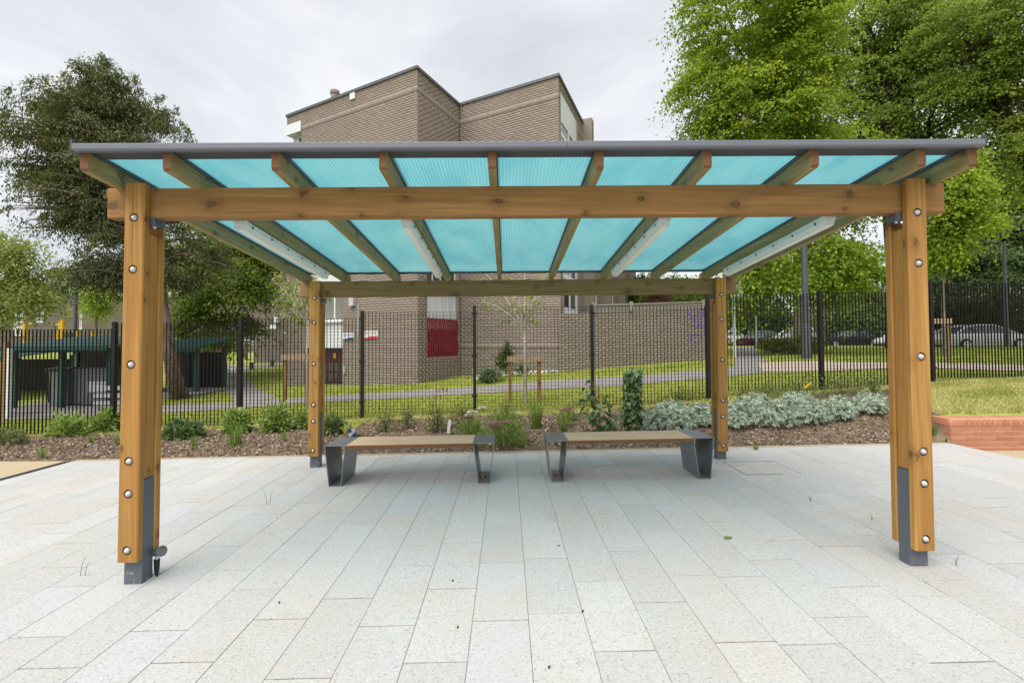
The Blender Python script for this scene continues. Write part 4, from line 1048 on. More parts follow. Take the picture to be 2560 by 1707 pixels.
# upright feathery tips along the top outline of the yew
tips = np.array([at(x, y, 13.9) for x, y in ((20, 205), (12, 250), (70, 190), (105, 178), (112, 215), (150, 172), (165, 205), (210, 155), (232, 128), (245, 150), (262, 175), (312, 178), (322, 205), (290, 200), (372, 225), (380, 255), (405, 252), (418, 285), (432, 300), (440, 330), (450, 335), (200, 190), (340, 240))]) - b
P = []; A = []; T_ = []
for tp in tips:
    m_ = 190; t = rng.random(m_) ** 1.1; d = norm(np.array([[.15, 0, 1.0]]) + .25 * rng.normal(size=(1, 3)))[0]
    q = tp[None] - d[None] * (t * .85)[:, None] + rng.normal(size=(m_, 3)) * (.03 + .16 * t)[:, None]
    P.append(q); A.append(d[None] * .8 + rng.normal(size=(m_, 3)) * .5); T_.append(np.full(m_, rng.random()))
P = np.concatenate(P); A = np.concatenate(A); T_ = np.concatenate(T_)
link('spray_tips', leaves_mesh('spray_tips', P, A, rng.normal(size=P.shape), .115, .03, T_, MA['leaf_yew']), root)
b = on_ground(416, 815); b = at(418, 800, 20); b[2] = float(H(b[0], b[1])) - .1
make_tree('green_tree', 'fresh green spreading tree behind the yew, left of the shelter', b,
          [b, b + [.05, 0, 1.2], at(428, 690, 20), at(450, 640, 20), at(500, 570, 20)], .22,
          [E_(470, 650, 19.6, 100, 65), E_(560, 640, 19.6, 75, 75), E_(500, 570, 20, 110, 60), E_(590, 560, 20, 50, 40), E_(430, 730, 20, 60, 30), E_(520, 745, 20.5, 70, 24), E_(470, 780, 22, 70, 20)],
          560, 80, .40, .125, .095, MA['leaf_mid'], MA['bark_dark'], 29, gap=.22, flat=.15, droop=.45, inner=.5, ntips=26, tb=(.1, .95))
b = ground(-13.6, 11.6)
make_tree('pale_acer', 'pale green acer reaching in from the left edge above the fence', b,
          [b, b + [.2, 0, 1.2], b + [.5, -.1, 2.2], at(20, 640, 11.4), at(60, 560, 11.4)], .09,
          [E_(35, 600, 11.2, 70, 55), E_(20, 680, 11.2, 90, 40), E_(80, 690, 11.2, 45, 30), E_(-20, 730, 11.2, 70, 30), E_(0, 570, 11.3, 50, 40)],
          300, 34, .19, .085, .04, MA['leaf_acer'], MA['bark_grey'], 31, gap=.28, droop=.45, ntips=26)
b = at(222, 790, 27); b[2] = float(H(b[0], b[1])) - .1
make_tree('yellow_green_tree', 'small yellow green tree in front of the far left building', b, [b, b + [0, 0, 1.2], at(222, 720, 27), at(222, 680, 27)], .08,
          [E_(222, 700, 27, 32, 30), E_(235, 665, 27, 40, 25)], 110, 40, .35, .12, .09, MA['leaf_lime'], MA['bark_grey'], 37, gap=.1, ntips=8, tb=(.4, 1))
b = at(170, 700, 60); b[2] = 1.0
make_tree('distant_tree', 'pale distant tree showing over the roof of the far left building', b, [b, b + [0, 0, 5], at(150, 660, 60)], .3,
          [E_(160, 660, 60, 55, 20), E_(60, 655, 60, 50, 25)], 120, 40, .8, .25, .2, MA['leaf_acer'], MA['bark_grey'], 38, gap=.1, ntips=6)
# trees behind the garden wall and along the far road
for px, py, Y, rx, rz, mt, seed, lb in (
    (1560, 672, 27, 75, 38, 'leaf_mid', 41, 'bright green tree behind the garden wall under the roof edge'),
    (1480, 668, 30, 40, 34, 'leaf_dark', 43, 'dark rounded bush behind the garden wall beside the apartment block'),
    (1712, 690, 56, 45, 62, 'leaf_dark', 45, 'dark evergreen between the thin grey lamp post and the lime tree'),
    (1660, 680, 56, 40, 45, 'leaf_dark', 47, 'dark bush behind the rear right post of the shelter'),
    (1760, 735, 58, 60, 45, 'leaf_dark', 49, 'dark shadowy bush behind the lime trunk'),
    (1985, 705, 52, 50, 62, 'leaf_dark', 51, 'dark purple green bush behind the navy saloon'),
    (1940, 735, 50, 55, 35, 'leaf_cedar', 53, 'grey green bush over the roof of the navy saloon'),
    (1925, 700, 54, 80, 60, 'leaf_dark', 57, 'broad dark tree behind the lime tree and the navy saloon'),
    (2120, 640, 38, 60, 70, 'leaf_dark', 63, 'tall dark tree filling the gap behind the front right post'),
    (2170, 715, 40, 70, 45, 'leaf_dark', 55, 'dark hedge tree behind the rear of the silver car'),
    (2270, 710, 36, 70, 45, 'leaf_dark', 59, 'dark hedge tree behind the roof of the silver car'),
    (2360, 715, 36, 60, 55, 'leaf_dark', 61, 'dark hedge tree at the right edge behind the silver car')):
    b = at(px, 788, Y); b[2] = float(H(b[0], b[1])) - .2
    make_tree('bushy_tree', lb, b, [b, b + [0, 0, .6], at(px, py + rz * .3, Y), at(px, py, Y)], .16, [E_(px, py, Y, rx, rz), E_(px + rx * .3, min(py + rz * .7, 770), Y - .5, rx * .8, rz * .5)],
              int(150 + rx * 1.6), 42, .018 * Y, .0055 * Y, .0042 * Y, MA[mt], MA['bark_dark'], seed, gap=.05, group='background trees', ntips=10)
# staked young trees
def stake_frame(px0, px1, ytop, Y, label, group='timber tree stakes', w=.07):
    a = at(px0, 788, Y); c = at(px1, 788, Y); zt = float(at((px0 + px1) / 2, ytop, Y)[2])
    r = empty('tree_stake', (a[0], Y, float(H(a[0], Y))), label, 'tree stake', group); wd = c[0] - a[0]; h = zt - float(H(a[0], Y))
    for x in (0, wd):
        dz = float(H(a[0] + x, Y) - H(a[0], Y)); MB().prism(chamf(x - w / 2, x + w / 2, -w / 2, w / 2, .008), 'z', dz - .15, h - .02).obj('stake', MA['stake_wood'], r)
    MB().box(-.06, wd + .06, -w / 2 - .028, -w / 2 - .002, h - .125, h).obj('crossbar', MA['rail_wood'], r)
    return r
stake_frame(1171, 1238, 817, 10.6, 'timber tree stake with a crossbar round the central young tree')
stake_frame(655, 722, 814, 10.6, 'timber tree stake with a crossbar left of the rear left post')
stake_frame(2128, 2180, 732, 12.2, 'pale timber tree stake in front of the silver car')
def young_tree(px, Y, yfork, label, tips, nl, seed, mat='leaf_young', r=.035):
    b = at(px, 788, Y); b[2] = float(H(b[0], Y)) - .05
    root = empty('young_tree', b, label, 'tree', 'staked young trees'); f = at(px - 1, yfork, Y) - b
    MB().tube([(0, 0, 0), f * .5 + [.01, 0, 0], f], [r * 1.15, r, r * .85], 9).obj('trunk', MA['bark_pale'], root, True)
    mb = MB(); Cn = []; r_ = np.random.default_rng(seed)
    for (tx, ty, dy) in tips:
        e = at(tx, ty, Y + dy) - b; L_ = np.linalg.norm(e - f)
        pts = [f + (e - f) * t + np.array([0, 0, L_ * .07 * math.sin(math.pi * t)]) for t in np.linspace(0, 1, 7)]
        mb.tube(pts, [r * .6 * (1 - .85 * t) for t in np.linspace(0, 1, 7)], 6, caps=False)
        for t in np.linspace(.3, 1, 7):
            q = f + (e - f) * t
            for _ in range(2):
                s_ = q + r_.normal(size=3) * L_ * .10 + np.array([0, 0, -.05]); mb.tube([q, s_], [.006, .003], 4, caps=False); Cn.append(s_)
    mb.obj('branches', MA['bark_pale'], root, 'all')
    foliage('crown', np.array(Cn), f, mat if not isinstance(mat, str) else MA[mat], nl, .055, .06, .045, seed, .6, .5, parent=root)
young_tree(1205, 10.55, 753, 'pale young tree with sparse lime leaves in the middle of the fence view', [(1130, 650, .2), (1085, 600, 0), (1180, 640, -.2), (1206, 560, .1), (1245, 680, 0), (1260, 620, .2), (1235, 640, -.3), (1110, 690, .1)], 5, 71)
young_tree(704, 10.9, 745, 'pale young tree with airy leaves beside the rear left post', [(650, 660, 0), (670, 600, .2), (700, 590, 0), (735, 650, .1), (640, 690, .2), (720, 620, -.2), (625, 640, .2), (660, 640, .4)], 16, 73, 'leaf_acer')

# ================================================================== BED PLANTS
def place(px, py): return on_ground(px, py)
def stems(root, n, h, w, r, mat='stem', seed=0):
    r_ = np.random.default_rng(seed); mb = MB()
    for _ in range(n):
        a = r_.random() * 6.28; e = np.array([math.cos(a) * w * r_.random(), math.sin(a) * w * r_.random(), h * (.6 + .4 * r_.random())]); mb.tube([(0, 0, -.02), e * [.35, .35, .5], e], [r, r * .8, r * .4], 4, caps=False)
    return mb.obj('stem', MA[mat], root, 'all')
def shrub(px, py, wpx, hpx, label, mat='leaf_shrub', n=520, ln=.085, wd=.034, seed=0, name='shrub', sparse=False, group='shrubs planted in the mulch bed'):
    b = place(px, py); s = b[1] / 1111.0; w, h = wpx * s / 2, hpx * s; r_ = np.random.default_rng(seed + int(px))
    root = empty(name, b, label, 'shrub' if not sparse else 'plant', group)
    d = norm(r_.normal(size=(n, 3))); d[:, 2] = np.abs(d[:, 2]); lump = 1 + .22 * np.sin(d[:, 0] * 5 + px) * np.cos(d[:, 1] * 4 + py) + .12 * r_.normal(size=n)
    rr = (.45 + .55 * r_.random(n) ** .5) * lump if not sparse else r_.random(n) ** .45 * lump
    P = d * rr[:, None] * [w, w * .85, h * .92] + [0, 0, h * .06]
    A = d + r_.normal(size=(n, 3)) * .45 + [0, 0, .1]; N = np.array([0, -.25, 1]) + .5 * r_.normal(size=(n, 3)) + d * .35
    stems(root, 7 if not sparse else 9, h * .9, w * .9, .006, seed=seed)
    sz = .6 + .7 * r_.random(n)
    link('foliage', leaves_mesh('foliage', P, A, N, ln * sz, wd * sz, np.clip(r_.normal(.5, .25, n), 0, 1), MA[mat]), root)
    return root
for k, (px, py, w, h, mt, lb) in enumerate([
    (157, 1003, 72, 44, 'leaf_shrub', 'bright green leafy shrub left of the front left post, by the second fence post'),
    (246, 994, 52, 50, 'leaf_shrub', 'bright green leafy shrub half hidden behind the front left post'),
    (418, 1006, 78, 34, 'leaf_shrub_dark', 'low spreading dark green shrub just right of the front left post'),
    (546, 992, 58, 46, 'leaf_shrub', 'green shrub in front of the third fence post with grass blades before it'),
    (634, 992, 62, 58, 'leaf_shrub', 'bright green upright shrub left of the pale stone'),
    (697, 985, 30, 36, 'leaf_shrub', 'small green shrub just left of the rear left post'),
    (766, 996, 42, 34, 'leaf_shrub_dark', 'small dark grey green shrub between the rear left post and the plant label')]):
    shrub(px, py, w, h, lb, mt, 900 if w > 50 else 420, .095, .042, k)
shrub(8, 1022, 90, 34, 'low silvery green shrub at the left edge of the bed', 'leaf_sparse', 700, .07, .025, 60)
for k, (px, py, w, h, n, lb) in enumerate([
    (885, 990, 48, 48, 150, 'sparse airy shrub at the first fence post right of the rear left post'),
    (935, 984, 40, 52, 150, 'sparse airy shrub behind the middle of the left bench'),
    (1003, 992, 54, 66, 260, 'sparse upright shrub above the right half of the left bench'),
    (1062, 985, 60, 62, 260, 'sparse shrub behind the magenta flowers'),
    (1165, 960, 46, 40, 140, 'thin wispy plant in front of the central tree stake'),
    (1312, 965, 36, 40, 130, 'thin wispy plant between the central stake and the leafy climber'),
    (1705, 930, 50, 40, 170, 'dry looking sparse shrub behind the silver plants right of the rear right post'),
    (1838, 915, 130, 48, 420, 'broad sparse shrub with tiny pale leaves behind the silver plants'),
    (1935, 910, 110, 56, 420, 'broad sparse shrub with tiny pale leaves left of the front right post'),
    (2005, 906, 70, 50, 260, 'sparse shrub with tiny leaves half hidden by the front right post'),
    (1760, 912, 70, 36, 200, 'small sparse shrub left of the yellow tag'),
    (1560, 925, 60, 36, 170, 'small sparse shrub behind the leftmost silver plants')]):
    shrub(px, py, w, h, lb, 'leaf_sparse', n * 2, .045, .02, 100 + k, 'sparse_shrub', True, 'sparse shrubs along the fence')
def blades(px, py, n, h, label, spread=.06, seed=0, mat='leaf_blade', name='grass_tuft', wd=.010, lean=.3, cat='plant', group='grass like plants in the bed'):
    b = place(px, py); r_ = np.random.default_rng(seed + int(px)); root = tag(link(name, None), label, cat, group); root.location = b; V = []; F = []; T_ = []
    for i in range(n):
        a = r_.random() * 6.28; hh = h * (.55 + .45 * r_.random()); ln_ = lean * (.3 + r_.random()); o = np.array([math.cos(a), math.sin(a), 0]); sd = np.array([-o[1], o[0], 0]); p0 = o * spread * r_.random(); w_ = wd * (.6 + .6 * r_.random()); k0 = len(V)
        for t, ww in ((0, 1), (.4, .9), (.75, .6), (1, .08)):
            c = p0 + o * ln_ * hh * t * t + np.array([0, 0, hh * t * (1 - .25 * ln_ * t)]); V += [c - sd * w_ * ww / 2, c + sd * w_ * ww / 2]
        F += [(k0 + 2 * j, k0 + 2 * j + 1, k0 + 2 * j + 3, k0 + 2 * j + 2) for j in range(3)]; T_ += [r_.random()] * 8
    link('blade_tuft', big_mesh(name, np.array(V), np.array(F), MA[mat], np.array(T_)), root)
    return root
for k, (px, py, n, h, lb) in enumerate([
    (96, 1052, 22, .22, 'small tuft of upright grass blades at the left front of the bed'),
    (210, 1020, 26, .24, 'tuft of grass blades in front of the leftmost bright green shrub'),
    (268, 1020, 24, .22, 'thin tuft of grass blades touching the front left post'),
    (446, 1030, 34, .26, 'tuft of grass blades in front of the low dark shrub'),
    (541, 1024, 90, .44, 'tall clump of upright green blades below the third fence post'),
    (652, 1012, 16, .20, 'three broad dark blades below the pale stone'),
    (1232, 985, 110, .62, 'tall dark grassy clump right of the central tree stake'),
    (1295, 1002, 80, .26, 'feathery green tuft under the small pink flowers'),
    (1735, 1032, 22, .10, 'tiny yellow green weed at the paving edge right of the rear right post'),
    (1780, 1018, 14, .12, 'tiny yellow green weed in the mulch below the silver plants'),
    (2150, 1000, 60, .22, 'rough grass tuft left of the red brick wall')]):
    blades(px, py, n, h, lb, .05 if h < .4 else .10, k, lean=.35)
blades(803, 1010, 26, .36, 'plant with yellow lance shaped leaves behind the left bench', .04, 5, 'leaf_yellow', 'yellow_leaved_plant', .055, .9)
blades(1040, 1012, 14, .2, 'small dark leafy plant beside the white marker', .03, 6, 'leaf_climber', 'leafy_plant', .05, .6)
# dried brown stem plant
d_ = blades(1008, 985, 5, .75, 'tall dry stem with brown drooping leaves above the left bench', .05, 9, 'leaf_dead', 'dried_plant', .012, .6)
r_ = np.random.default_rng(2); P = np.array([[-.13 + .3 * r_.random(), 0, .55 + .22 * r_.random()] for _ in range(12)])
link('dead_leaf', leaves_mesh('dead_leaf', P, np.tile([.1, 0, -1.], (12, 1)) + .3 * r_.normal(size=(12, 3)), r_.normal(size=(12, 3)), .10, .035, r_.random(12), MA['leaf_dead']), d_)
# flowering yarrow: feathery mound with flat flower heads
def flowers(px, py, w, h, label, heads, seed, nb=700):
    b = place(px, py); s = b[1] / 1111.0; r_ = np.random.default_rng(seed); root = empty('flowering_plant', b, label, 'plant', 'flowering plants in the bed')
    n = nb; d = norm(r_.normal(size=(n, 3))); d[:, 2] = np.abs(d[:, 2]); P = d * (r_.random((n, 1)) ** .5) * [w * s / 2, w * s / 2.4, h * s * .85]
    A = d * .6 + [0, 0, .7] + .4 * r_.normal(size=(n, 3))
    link('foliage', leaves_mesh('foliage', P, A, r_.normal(size=(n, 3)), .10, .014, r_.random(n), MA['leaf_shrub']), root)
    for (fx_, fy_, rr, mt) in heads:
        rr *= 1.25; c = at(fx_, fy_, b[1] - .42) - b; m_ = 90; a = r_.random(m_) * 6.28; q = np.sqrt(r_.random(m_)) * rr
        P = c + np.stack([q * np.cos(a), q * np.sin(a), .02 - (q / rr) ** 2 * .02 + .008 * r_.random(m_)], 1)
        st = MB().tube([(c[0] * .4, c[1] * .4, 0), (c[0] * .8, c[1], c[2] * .6), tuple(c)], [.004, .003, .003], 4).obj('flower_stem', MA['stem'], root)
        link('flower_head', leaves_mesh('flower_head', P, np.stack([np.cos(a), np.sin(a), .3 + 0 * a], 1), np.tile([0, -.3, 1.], (m_, 1)) + .3 * r_.normal(size=(m_, 3)), .026, .022, r_.random(m_), MA[mt]), st)
flowers(1160, 1022, 110, 92, 'feathery green plant with pale pink flower heads beside the left bench', [(1125, 975, .045, 'petal_pink'), (1146, 972, .04, 'petal_pink'), (1143, 984, .055, 'petal_pink'), (1168, 970, .05, 'petal_pink'), (1134, 980, .04, 'petal_pink')], 3, 1500)
flowers(1082, 1000, 56, 50, 'plant with magenta and white flower heads behind the right end of the left bench', [(1066, 962, .035, 'petal_magenta'), (1077, 962, .045, 'petal_magenta'), (1085, 948, .06, 'petal_white'), (1107, 938, .04, 'petal_white'), (1076, 955, .03, 'petal_white')], 4, 500)
flowers(1298, 978, 40, 50, 'small plant with dark pink flowers between the benches', [(1292, 944, .035, 'petal_magenta'), (1305, 940, .05, 'petal_magenta')], 5, 260)
flowers(1090, 1030, 36, 30, 'little pink flower low beside the right leg of the left bench', [(1083, 1020, .03, 'petal_pink')], 8, 80)
# silver mounds
sil = [(1512, 985, 76, 52, 'leftmost silver mound plant, right of the green climber'), (1560, 988, 84, 62, 'silver mound plant above the left half of the right bench'), (1610, 975, 70, 50, 'silver mound plant left of the rear right post'), (1545, 955, 80, 34, 'silver mound plant at the back behind the leftmost two'),
       (1690, 978, 92, 58, 'silver mound plant just right of the rear right post'), (1782, 976, 104, 66, 'big silver mound plant midway between the right posts'), (1858, 968, 90, 60, 'silver mound plant third from the front right post'),
       (1922, 962, 84, 56, 'silver mound plant second from the front right post'), (1998, 948, 90, 50, 'silver mound plant touching the front right post'), (1735, 945, 80, 40, 'silver mound plant at the back between the first two right of the post'), (1830, 935, 70, 34, 'silver mound plant at the back left of the yellow tag')]
for k, (px, py, w, h, lb) in enumerate(sil):
    b = place(px, py); s = b[1] / 1111.0; r_ = np.random.default_rng(200 + k); root = empty('silver_plant', b, lb, 'plant', 'silver mound plants')
    m_ = 420; d = norm(r_.normal(size=(m_, 3))); d[:, 2] = np.abs(d[:, 2]) * .9 - .05; lump = .85 + .3 * r_.random(m_) + .18 * np.sin(d[:, 0] * 7 + k) * np.sin(d[:, 1] * 6)
    Cn = d * (lump * (.6 + .4 * r_.random(m_)))[:, None] * [w * s / 2, w * s / 2.2, h * s * .92] + [0, 0, .05]
    kk = 14; a = r_.random((m_, kk)) * 6.28; u = norm(d + [0, 0, .5] + .3 * r_.normal(size=d.shape)); t1 = norm(np.cross(u, [0.3, 1, 0.1])); t2 = np.cross(u, t1)
    A = (t1[:, None] * np.cos(a)[..., None] + t2[:, None] * np.sin(a)[..., None]) + u[:, None] * .7
    P = np.repeat(Cn[:, None], kk, 1) + r_.normal(size=(m_, kk, 3)) * .008
    N = np.repeat(u[:, None], kk, 1) + .3 * r_.normal(size=(m_, kk, 3)); n = m_ * kk
    stems(root, 8, h * s * .7, w * s * .35, .005, seed=k)
    link('foliage', leaves_mesh('foliage', P.reshape(-1, 3), A.reshape(-1, 3), N.reshape(-1, 3), .050 * (.6 + .6 * r_.random(n)), .0125, np.repeat(r_.random(m_), kk), MA['leaf_silver'], .3), root)
# leafy climbers on canes
def climber(px, py, label, cols, seed):
    b = place(px, py); s = b[1] / 1111.0; r_ = np.random.default_rng(seed); root = empty('climbing_plant', b, label, 'plant', 'climbers on canes')
    top = 0
    P = []; A = []
    for (cx_, cy0, cy1, wpx, n) in cols:
        z0, z1 = float(at(cx_, cy0, b[1])[2] - b[2]), float(at(cx_, cy1, b[1])[2] - b[2]); top = max(top, z1); x = at(cx_, cy0, b[1])[0] - b[0]; w = wpx * s / 2
        a = r_.random(n) * 6.28; rr = w * (.35 + .65 * r_.random(n) ** .5); z = z0 + (z1 - z0) * r_.random(n)
        P.append(np.stack([x + rr * np.cos(a), rr * np.sin(a), z], 1)); A.append(np.stack([np.cos(a), np.sin(a), -.9 + .3 * r_.normal(size=n)], 1))
    P = np.concatenate(P); A = np.concatenate(A) + .25 * r_.normal(size=P.shape); n = len(P); N = np.stack([A[:, 0], A[:, 1] - .2, .8 + 0 * A[:, 0]], 1) + .25 * r_.normal(size=P.shape)
    for x in (-.03, .04): MB().tube([(x, .02, -.05), (x * .6, .02, top * .92)], .006, 6).obj('cane', MA['cane'], root, True)
    MB().tube([(0, 0, -.02), (.02, 0, top * .5), (0, 0, top * .9)], [.009, .007, .004], 6).obj('stem', MA['stem'], root, True)
    A = norm(A); B = norm(np.cross(N, A)); Nn = np.cross(A, B); L_ = (.055 + .045 * r_.random(n))[:, None]; V = np.empty((n, 6, 3))
    for j, (u_, v_, q_) in enumerate(((0, 0, 0), (.15, .42, .10), (.6, .38, .06), (1.05, 0, -.12), (.6, -.38, .06), (.15, -.42, .10))): V[:, j] = P + A * L_ * u_ + B * L_ * v_ + Nn * L_ * q_
    link('foliage', big_mesh('foliage', V.reshape(-1, 3), np.arange(n * 6).reshape(n, 6), MA['leaf_climber'], np.repeat(np.clip(r_.normal(.45, .25, n), 0, 1), 6)), root)
climber(1456, 1002, 'tall narrow column of dark glossy leaves on canes behind the right bench', [(1453, 985, 850, 34, 230), (1458, 900, 845, 26, 90), (1452, 975, 900, 46, 110)], 81)
climber(1375, 1006, 'loose leafy climber with pale green leaves left of the tall leaf column', [(1385, 1002, 950, 56, 110), (1366, 960, 915, 70, 60), (1350, 925, 885, 34, 18), (1356, 900, 872, 10, 8), (1388, 940, 900, 22, 16)], 83)
# cordylines behind the garden wall
for px, py, Y, mt, lb, sd in ((1508, 690, 22, 'leaf_cordyline', 'dark red spiky cordyline behind the garden wall', 3), (1530, 690, 22.5, 'leaf_cedar', 'green spiky cordyline behind the garden wall', 4)):
    c = at(px, py, Y); b = np.array([c[0], Y, float(H(c[0], Y))]); root = empty('cordyline', b, lb, 'plant'); r_ = np.random.default_rng(sd)
    MB().tube([(0, 0, -.1), (0, 0, c[2] - b[2])], [.09, .07], 8).obj('trunk', MA['bark_grey'], root, True)
    n = 130; d = norm(r_.normal(size=(n, 3)) + [0, 0, .5]); P = np.tile([0, 0, c[2] - b[2]], (n, 1)) + d * .05
    link('crown', leaves_mesh('crown', P, d, r_.normal(size=(n, 3)), .55 + .3 * r_.random(n), .05, r_.random(n), MA[mt]), root)

# ================================================================== GROUND COVER (stuff)
def scatter_grass(name, x0, x1, y0, y1, n, h, mat, seed, keep=None, wd=.012):
    r_ = np.random.default_rng(seed); x = x0 + (x1 - x0) * r_.random(n); y = y0 + (y1 - y0) * r_.random(n)
    if keep is not None: k = keep(x, y); x, y = x[k], y[k]
    n = len(x); z = H(x, y); a = r_.random(n) * 6.28; hh = h * (.4 + .8 * r_.random(n)); le = np.stack([r_.normal(size=n), r_.normal(size=n)], 1) * hh[:, None] * .55; w = wd * (.6 + .8 * r_.random(n))
    V = np.empty((n, 3, 3)); V[:, 0] = np.stack([x - w * np.cos(a), y - w * np.sin(a), z - .01], 1); V[:, 1] = np.stack([x + w * np.cos(a), y + w * np.sin(a), z - .01], 1); V[:, 2] = np.stack([x + le[:, 0], y + le[:, 1], z + hh], 1)
    t = np.clip(.5 + .25 * np.sin(x * 2.3 + y + 2 * np.sin(y * 1.3)) * np.sin(y * 2.9 - x * 1.6) + .2 * np.sin(y * 6.1 - x * 4.1 + np.sin(x * 3)) + .27 * r_.normal(size=n), 0, 1)
    return tag(link(name, big_mesh(name, V.reshape(-1, 3), np.arange(n * 3).reshape(n, 3), MA[mat], np.repeat(t, 3))), name.replace('_', ' '), 'grass', kind='stuff')
scatter_grass('bank_grass', 6.42, 11.5, 7.05, 10.4, 75000, .055, 'grass_dry', 1, lambda x, y: (y < fence_y(x) + .2) & (x < 1.15 * y) & ((y < corner_y(x) + .1) | (y > bed_back(x) - .1)) & ((y > 7.3) | (x > 8.5)))
scatter_grass('verge_grass', -9.5, 6.2, 8.9, 10.3, 30000, .06, 'grass_dry', 2, lambda x, y: (y > bed_back(x) - .12) & (y < fence_y(x) + .25))
def nopath(x, y):
    z = H(x, y); d = np.stack([x, y, z - CAMH], 1); dep = d @ _f; px = (1280 + FPX * (d @ _r) / dep) / K; py = (CY - FPX * (d @ _u) / dep) / K
    lo = np.interp(px, [-60, 0, 370, 560, 747, 960, 1080, 1289, 1436, 1619, 1760, 2035, 2420], [968, 966, 950, 938, 923, 913, 906, 893, 886, 870, 856, 848, 856])
    up = np.interp(px, [-60, 0, 370, 560, 747, 960, 1080, 1289, 1436, 1619, 1760, 2035, 2420], [938, 936, 931, 924, 910, 898, 890, 873, 866, 851, 832, 834, 842])
    side = (py > 838) & (px > np.interp(py, [838, 851, 880, 929], [490, 489, 503, 543])) & (px < np.interp(py, [838, 860, 894, 913], [548, 563, 591, 640])) & (py < 930)
    far = (py > 797) & (py < 845) & (px > 1684) & (px < np.interp(py, [797, 826, 845], [1733, 1754, 1772]))
    return ~(((py > up - 1) & (py < lo + 1)) | side | far)
scatter_grass('lawn_grass', -12, 14, 9.8, 13.5, 60000, .05, 'grass_blade', 3, lambda x, y: nopath(x, y) & (y > fence_y(x) + .1) & (abs(x) < 1.08 * y + .3))
scatter_grass('far_lawn_grass', -20, 26, 13.5, 26, 50000, .06, 'grass_blade', 4, lambda x, y: nopath(x, y) & (abs(x) < 1.08 * y), wd=.02)
# daisies on the lawn below the block
n = 420; px = 1090 + 190 * rng.random(n) ** 1.3; V = []
daisy = []
for q in range(n):
    x_ = px[q]; y_ = np.interp(x_, [1090, 1170, 1290], [874, 862, 853]) + rng.normal() * 3.2
    daisy.append(on_ground(x_, y_))
daisy = np.array(daisy); a = rng.random(n) * 6.28
o = link('daisies', leaves_mesh('daisies', daisy + [0, 0, .07], np.stack([np.cos(a), np.sin(a), .2 + 0 * a], 1), np.tile([0, -.6, 1.], (n, 1)), .05, .045, rng.random(n), MA['petal_white'])); tag(o, 'scatter of white daisies in the grass below the block', 'flowers', kind='stuff')
# bark chips
n = 60000; x = -9.5 + 17.4 * rng.random(n); y = 6.99 + 2.6 * rng.random(n) ** 1.05; k = (y > corner_y(x) + .02) & (y < bed_back(x) + .08) & (abs(x) < 1.1 * y + .3); x, y = x[k], y[k]; n = len(x)
yf_ = fence_y(x); zc = H(x, y) + .012 * (np.sin(x * 3.1 + y * 2.3) * np.sin(y * 4.7 - x * 1.3)) + .006 + .014 * rng.random(n)
A = rng.normal(size=(n, 3)); A[:, 2] *= .35; N = rng.normal(size=(n, 3)) * .45 + [0, 0, 1]
Lc = .022 + .04 * rng.random(n) ** 1.5
o = link('bark_chips', leaves_mesh('bark_chips', np.stack([x, y, zc], 1), A, N, Lc, Lc * (.25 + .35 * rng.random(n)), rng.random(n), MA['chips'], .05)); tag(o, 'loose bark chips covering the planting bed', 'bark chips', kind='stuff')

# ================================================================== FAR THINGS
def brick_far():
    m = MT('far brown brickwork'); p = m.objc(); n = m.noise(p, 1.2, 5); n2 = m.noise(p, 14, 2)
    c = m.ramp(n, [(.3, (.15, .125, .108)), (.7, (.20, .168, .146))]); c = m.mix(m.math('MULTIPLY', n2, .4), c, (.12, .095, .08)); return m.bsdf(c, .92, 0, None, .15)
MA['brick_far'] = brick_far()
def far_block(name, label, px0, Y0, px1, Y1, ytop, wins, depth=8):
    P0, P1 = at(px0, 788, Y0), at(px1, 788, Y1); zt = float(at((px0 + px1) / 2, ytop, (Y0 + Y1) / 2)[2])
    r = empty(name, (P0[0], P0[1], 0), label, 'building'); ops = []
    for (a, b_, t, l, nv, kd) in wins:
        s0, z1 = wall_px(P0, P1, a, t); s1, z0 = wall_px(P0, P1, b_, l); s1 = wall_px(P0, P1, b_, t)[0]; ops.append((s0, s1, wall_px(P0, P1, a, l)[1], z1))
    Wf, L_ = brick_wall(r, P0, P1, .2, zt, ops, detail=False, name='wall'); r.children[0].data.materials.clear(); r.children[0].data.materials.append(MA['brick_far'])
    u = (P1 - P0)[:2] / L_
    boxW(Wf, -.05, L_ + .05, -depth, .06, zt + .002, zt + .16).obj('roof', MA['coping'], r)
    boxW(Wf, .0, L_, -depth, -.31, .2, zt).obj('rear_volume', MA['brick_far'], r)
    for (s0, s1, z0, z1), (a, b_, t, l, nv, kd) in zip(ops, wins):
        if 'p' in kd:
            h = (z1 - z0); boxW(Wf, s0, s1, -.1, -.02, z0, z0 + h * .24).obj('panel', MA['white_panel'], r); boxW(Wf, s0, s1, -.1, -.02, z1 - h * .2, z1).obj('panel', MA['white_panel'], r); z0 += h * .24; z1 -= h * .2
        if 'm' in kd:
            h = z1 - z0; boxW(Wf, s0, s1, -.1, -.02, z0 + h * .3, z0 + h * .62).obj('panel', MA['white_panel'], r); window(r, Wf, s0, s1, z0, z0 + h * .3, nv, (), .05, .08); z0 = z0 + h * .62
        window(r, Wf, s0 + .003, s1 - .003, z0 + .003, z1 - .003, nv, (z0 + (z1 - z0) * .7,), .05, .08)
    return r, Wf
far_block('brick_terrace', 'far brown brick block with white windows seen over the bin store', -160, 36, 600, 41, 684, [(30, 52, 709, 770, 4, 'm'), (83, 101, 709, 741, 4, 'p'), (182, 189, 687, 756, 1, ''), (-30, 0, 715, 745, 3, 'p'), (372, 392, 742, 775, 3, 'p'), (440, 456, 738, 760, 2, ''), (530, 545, 755, 780, 2, '')])
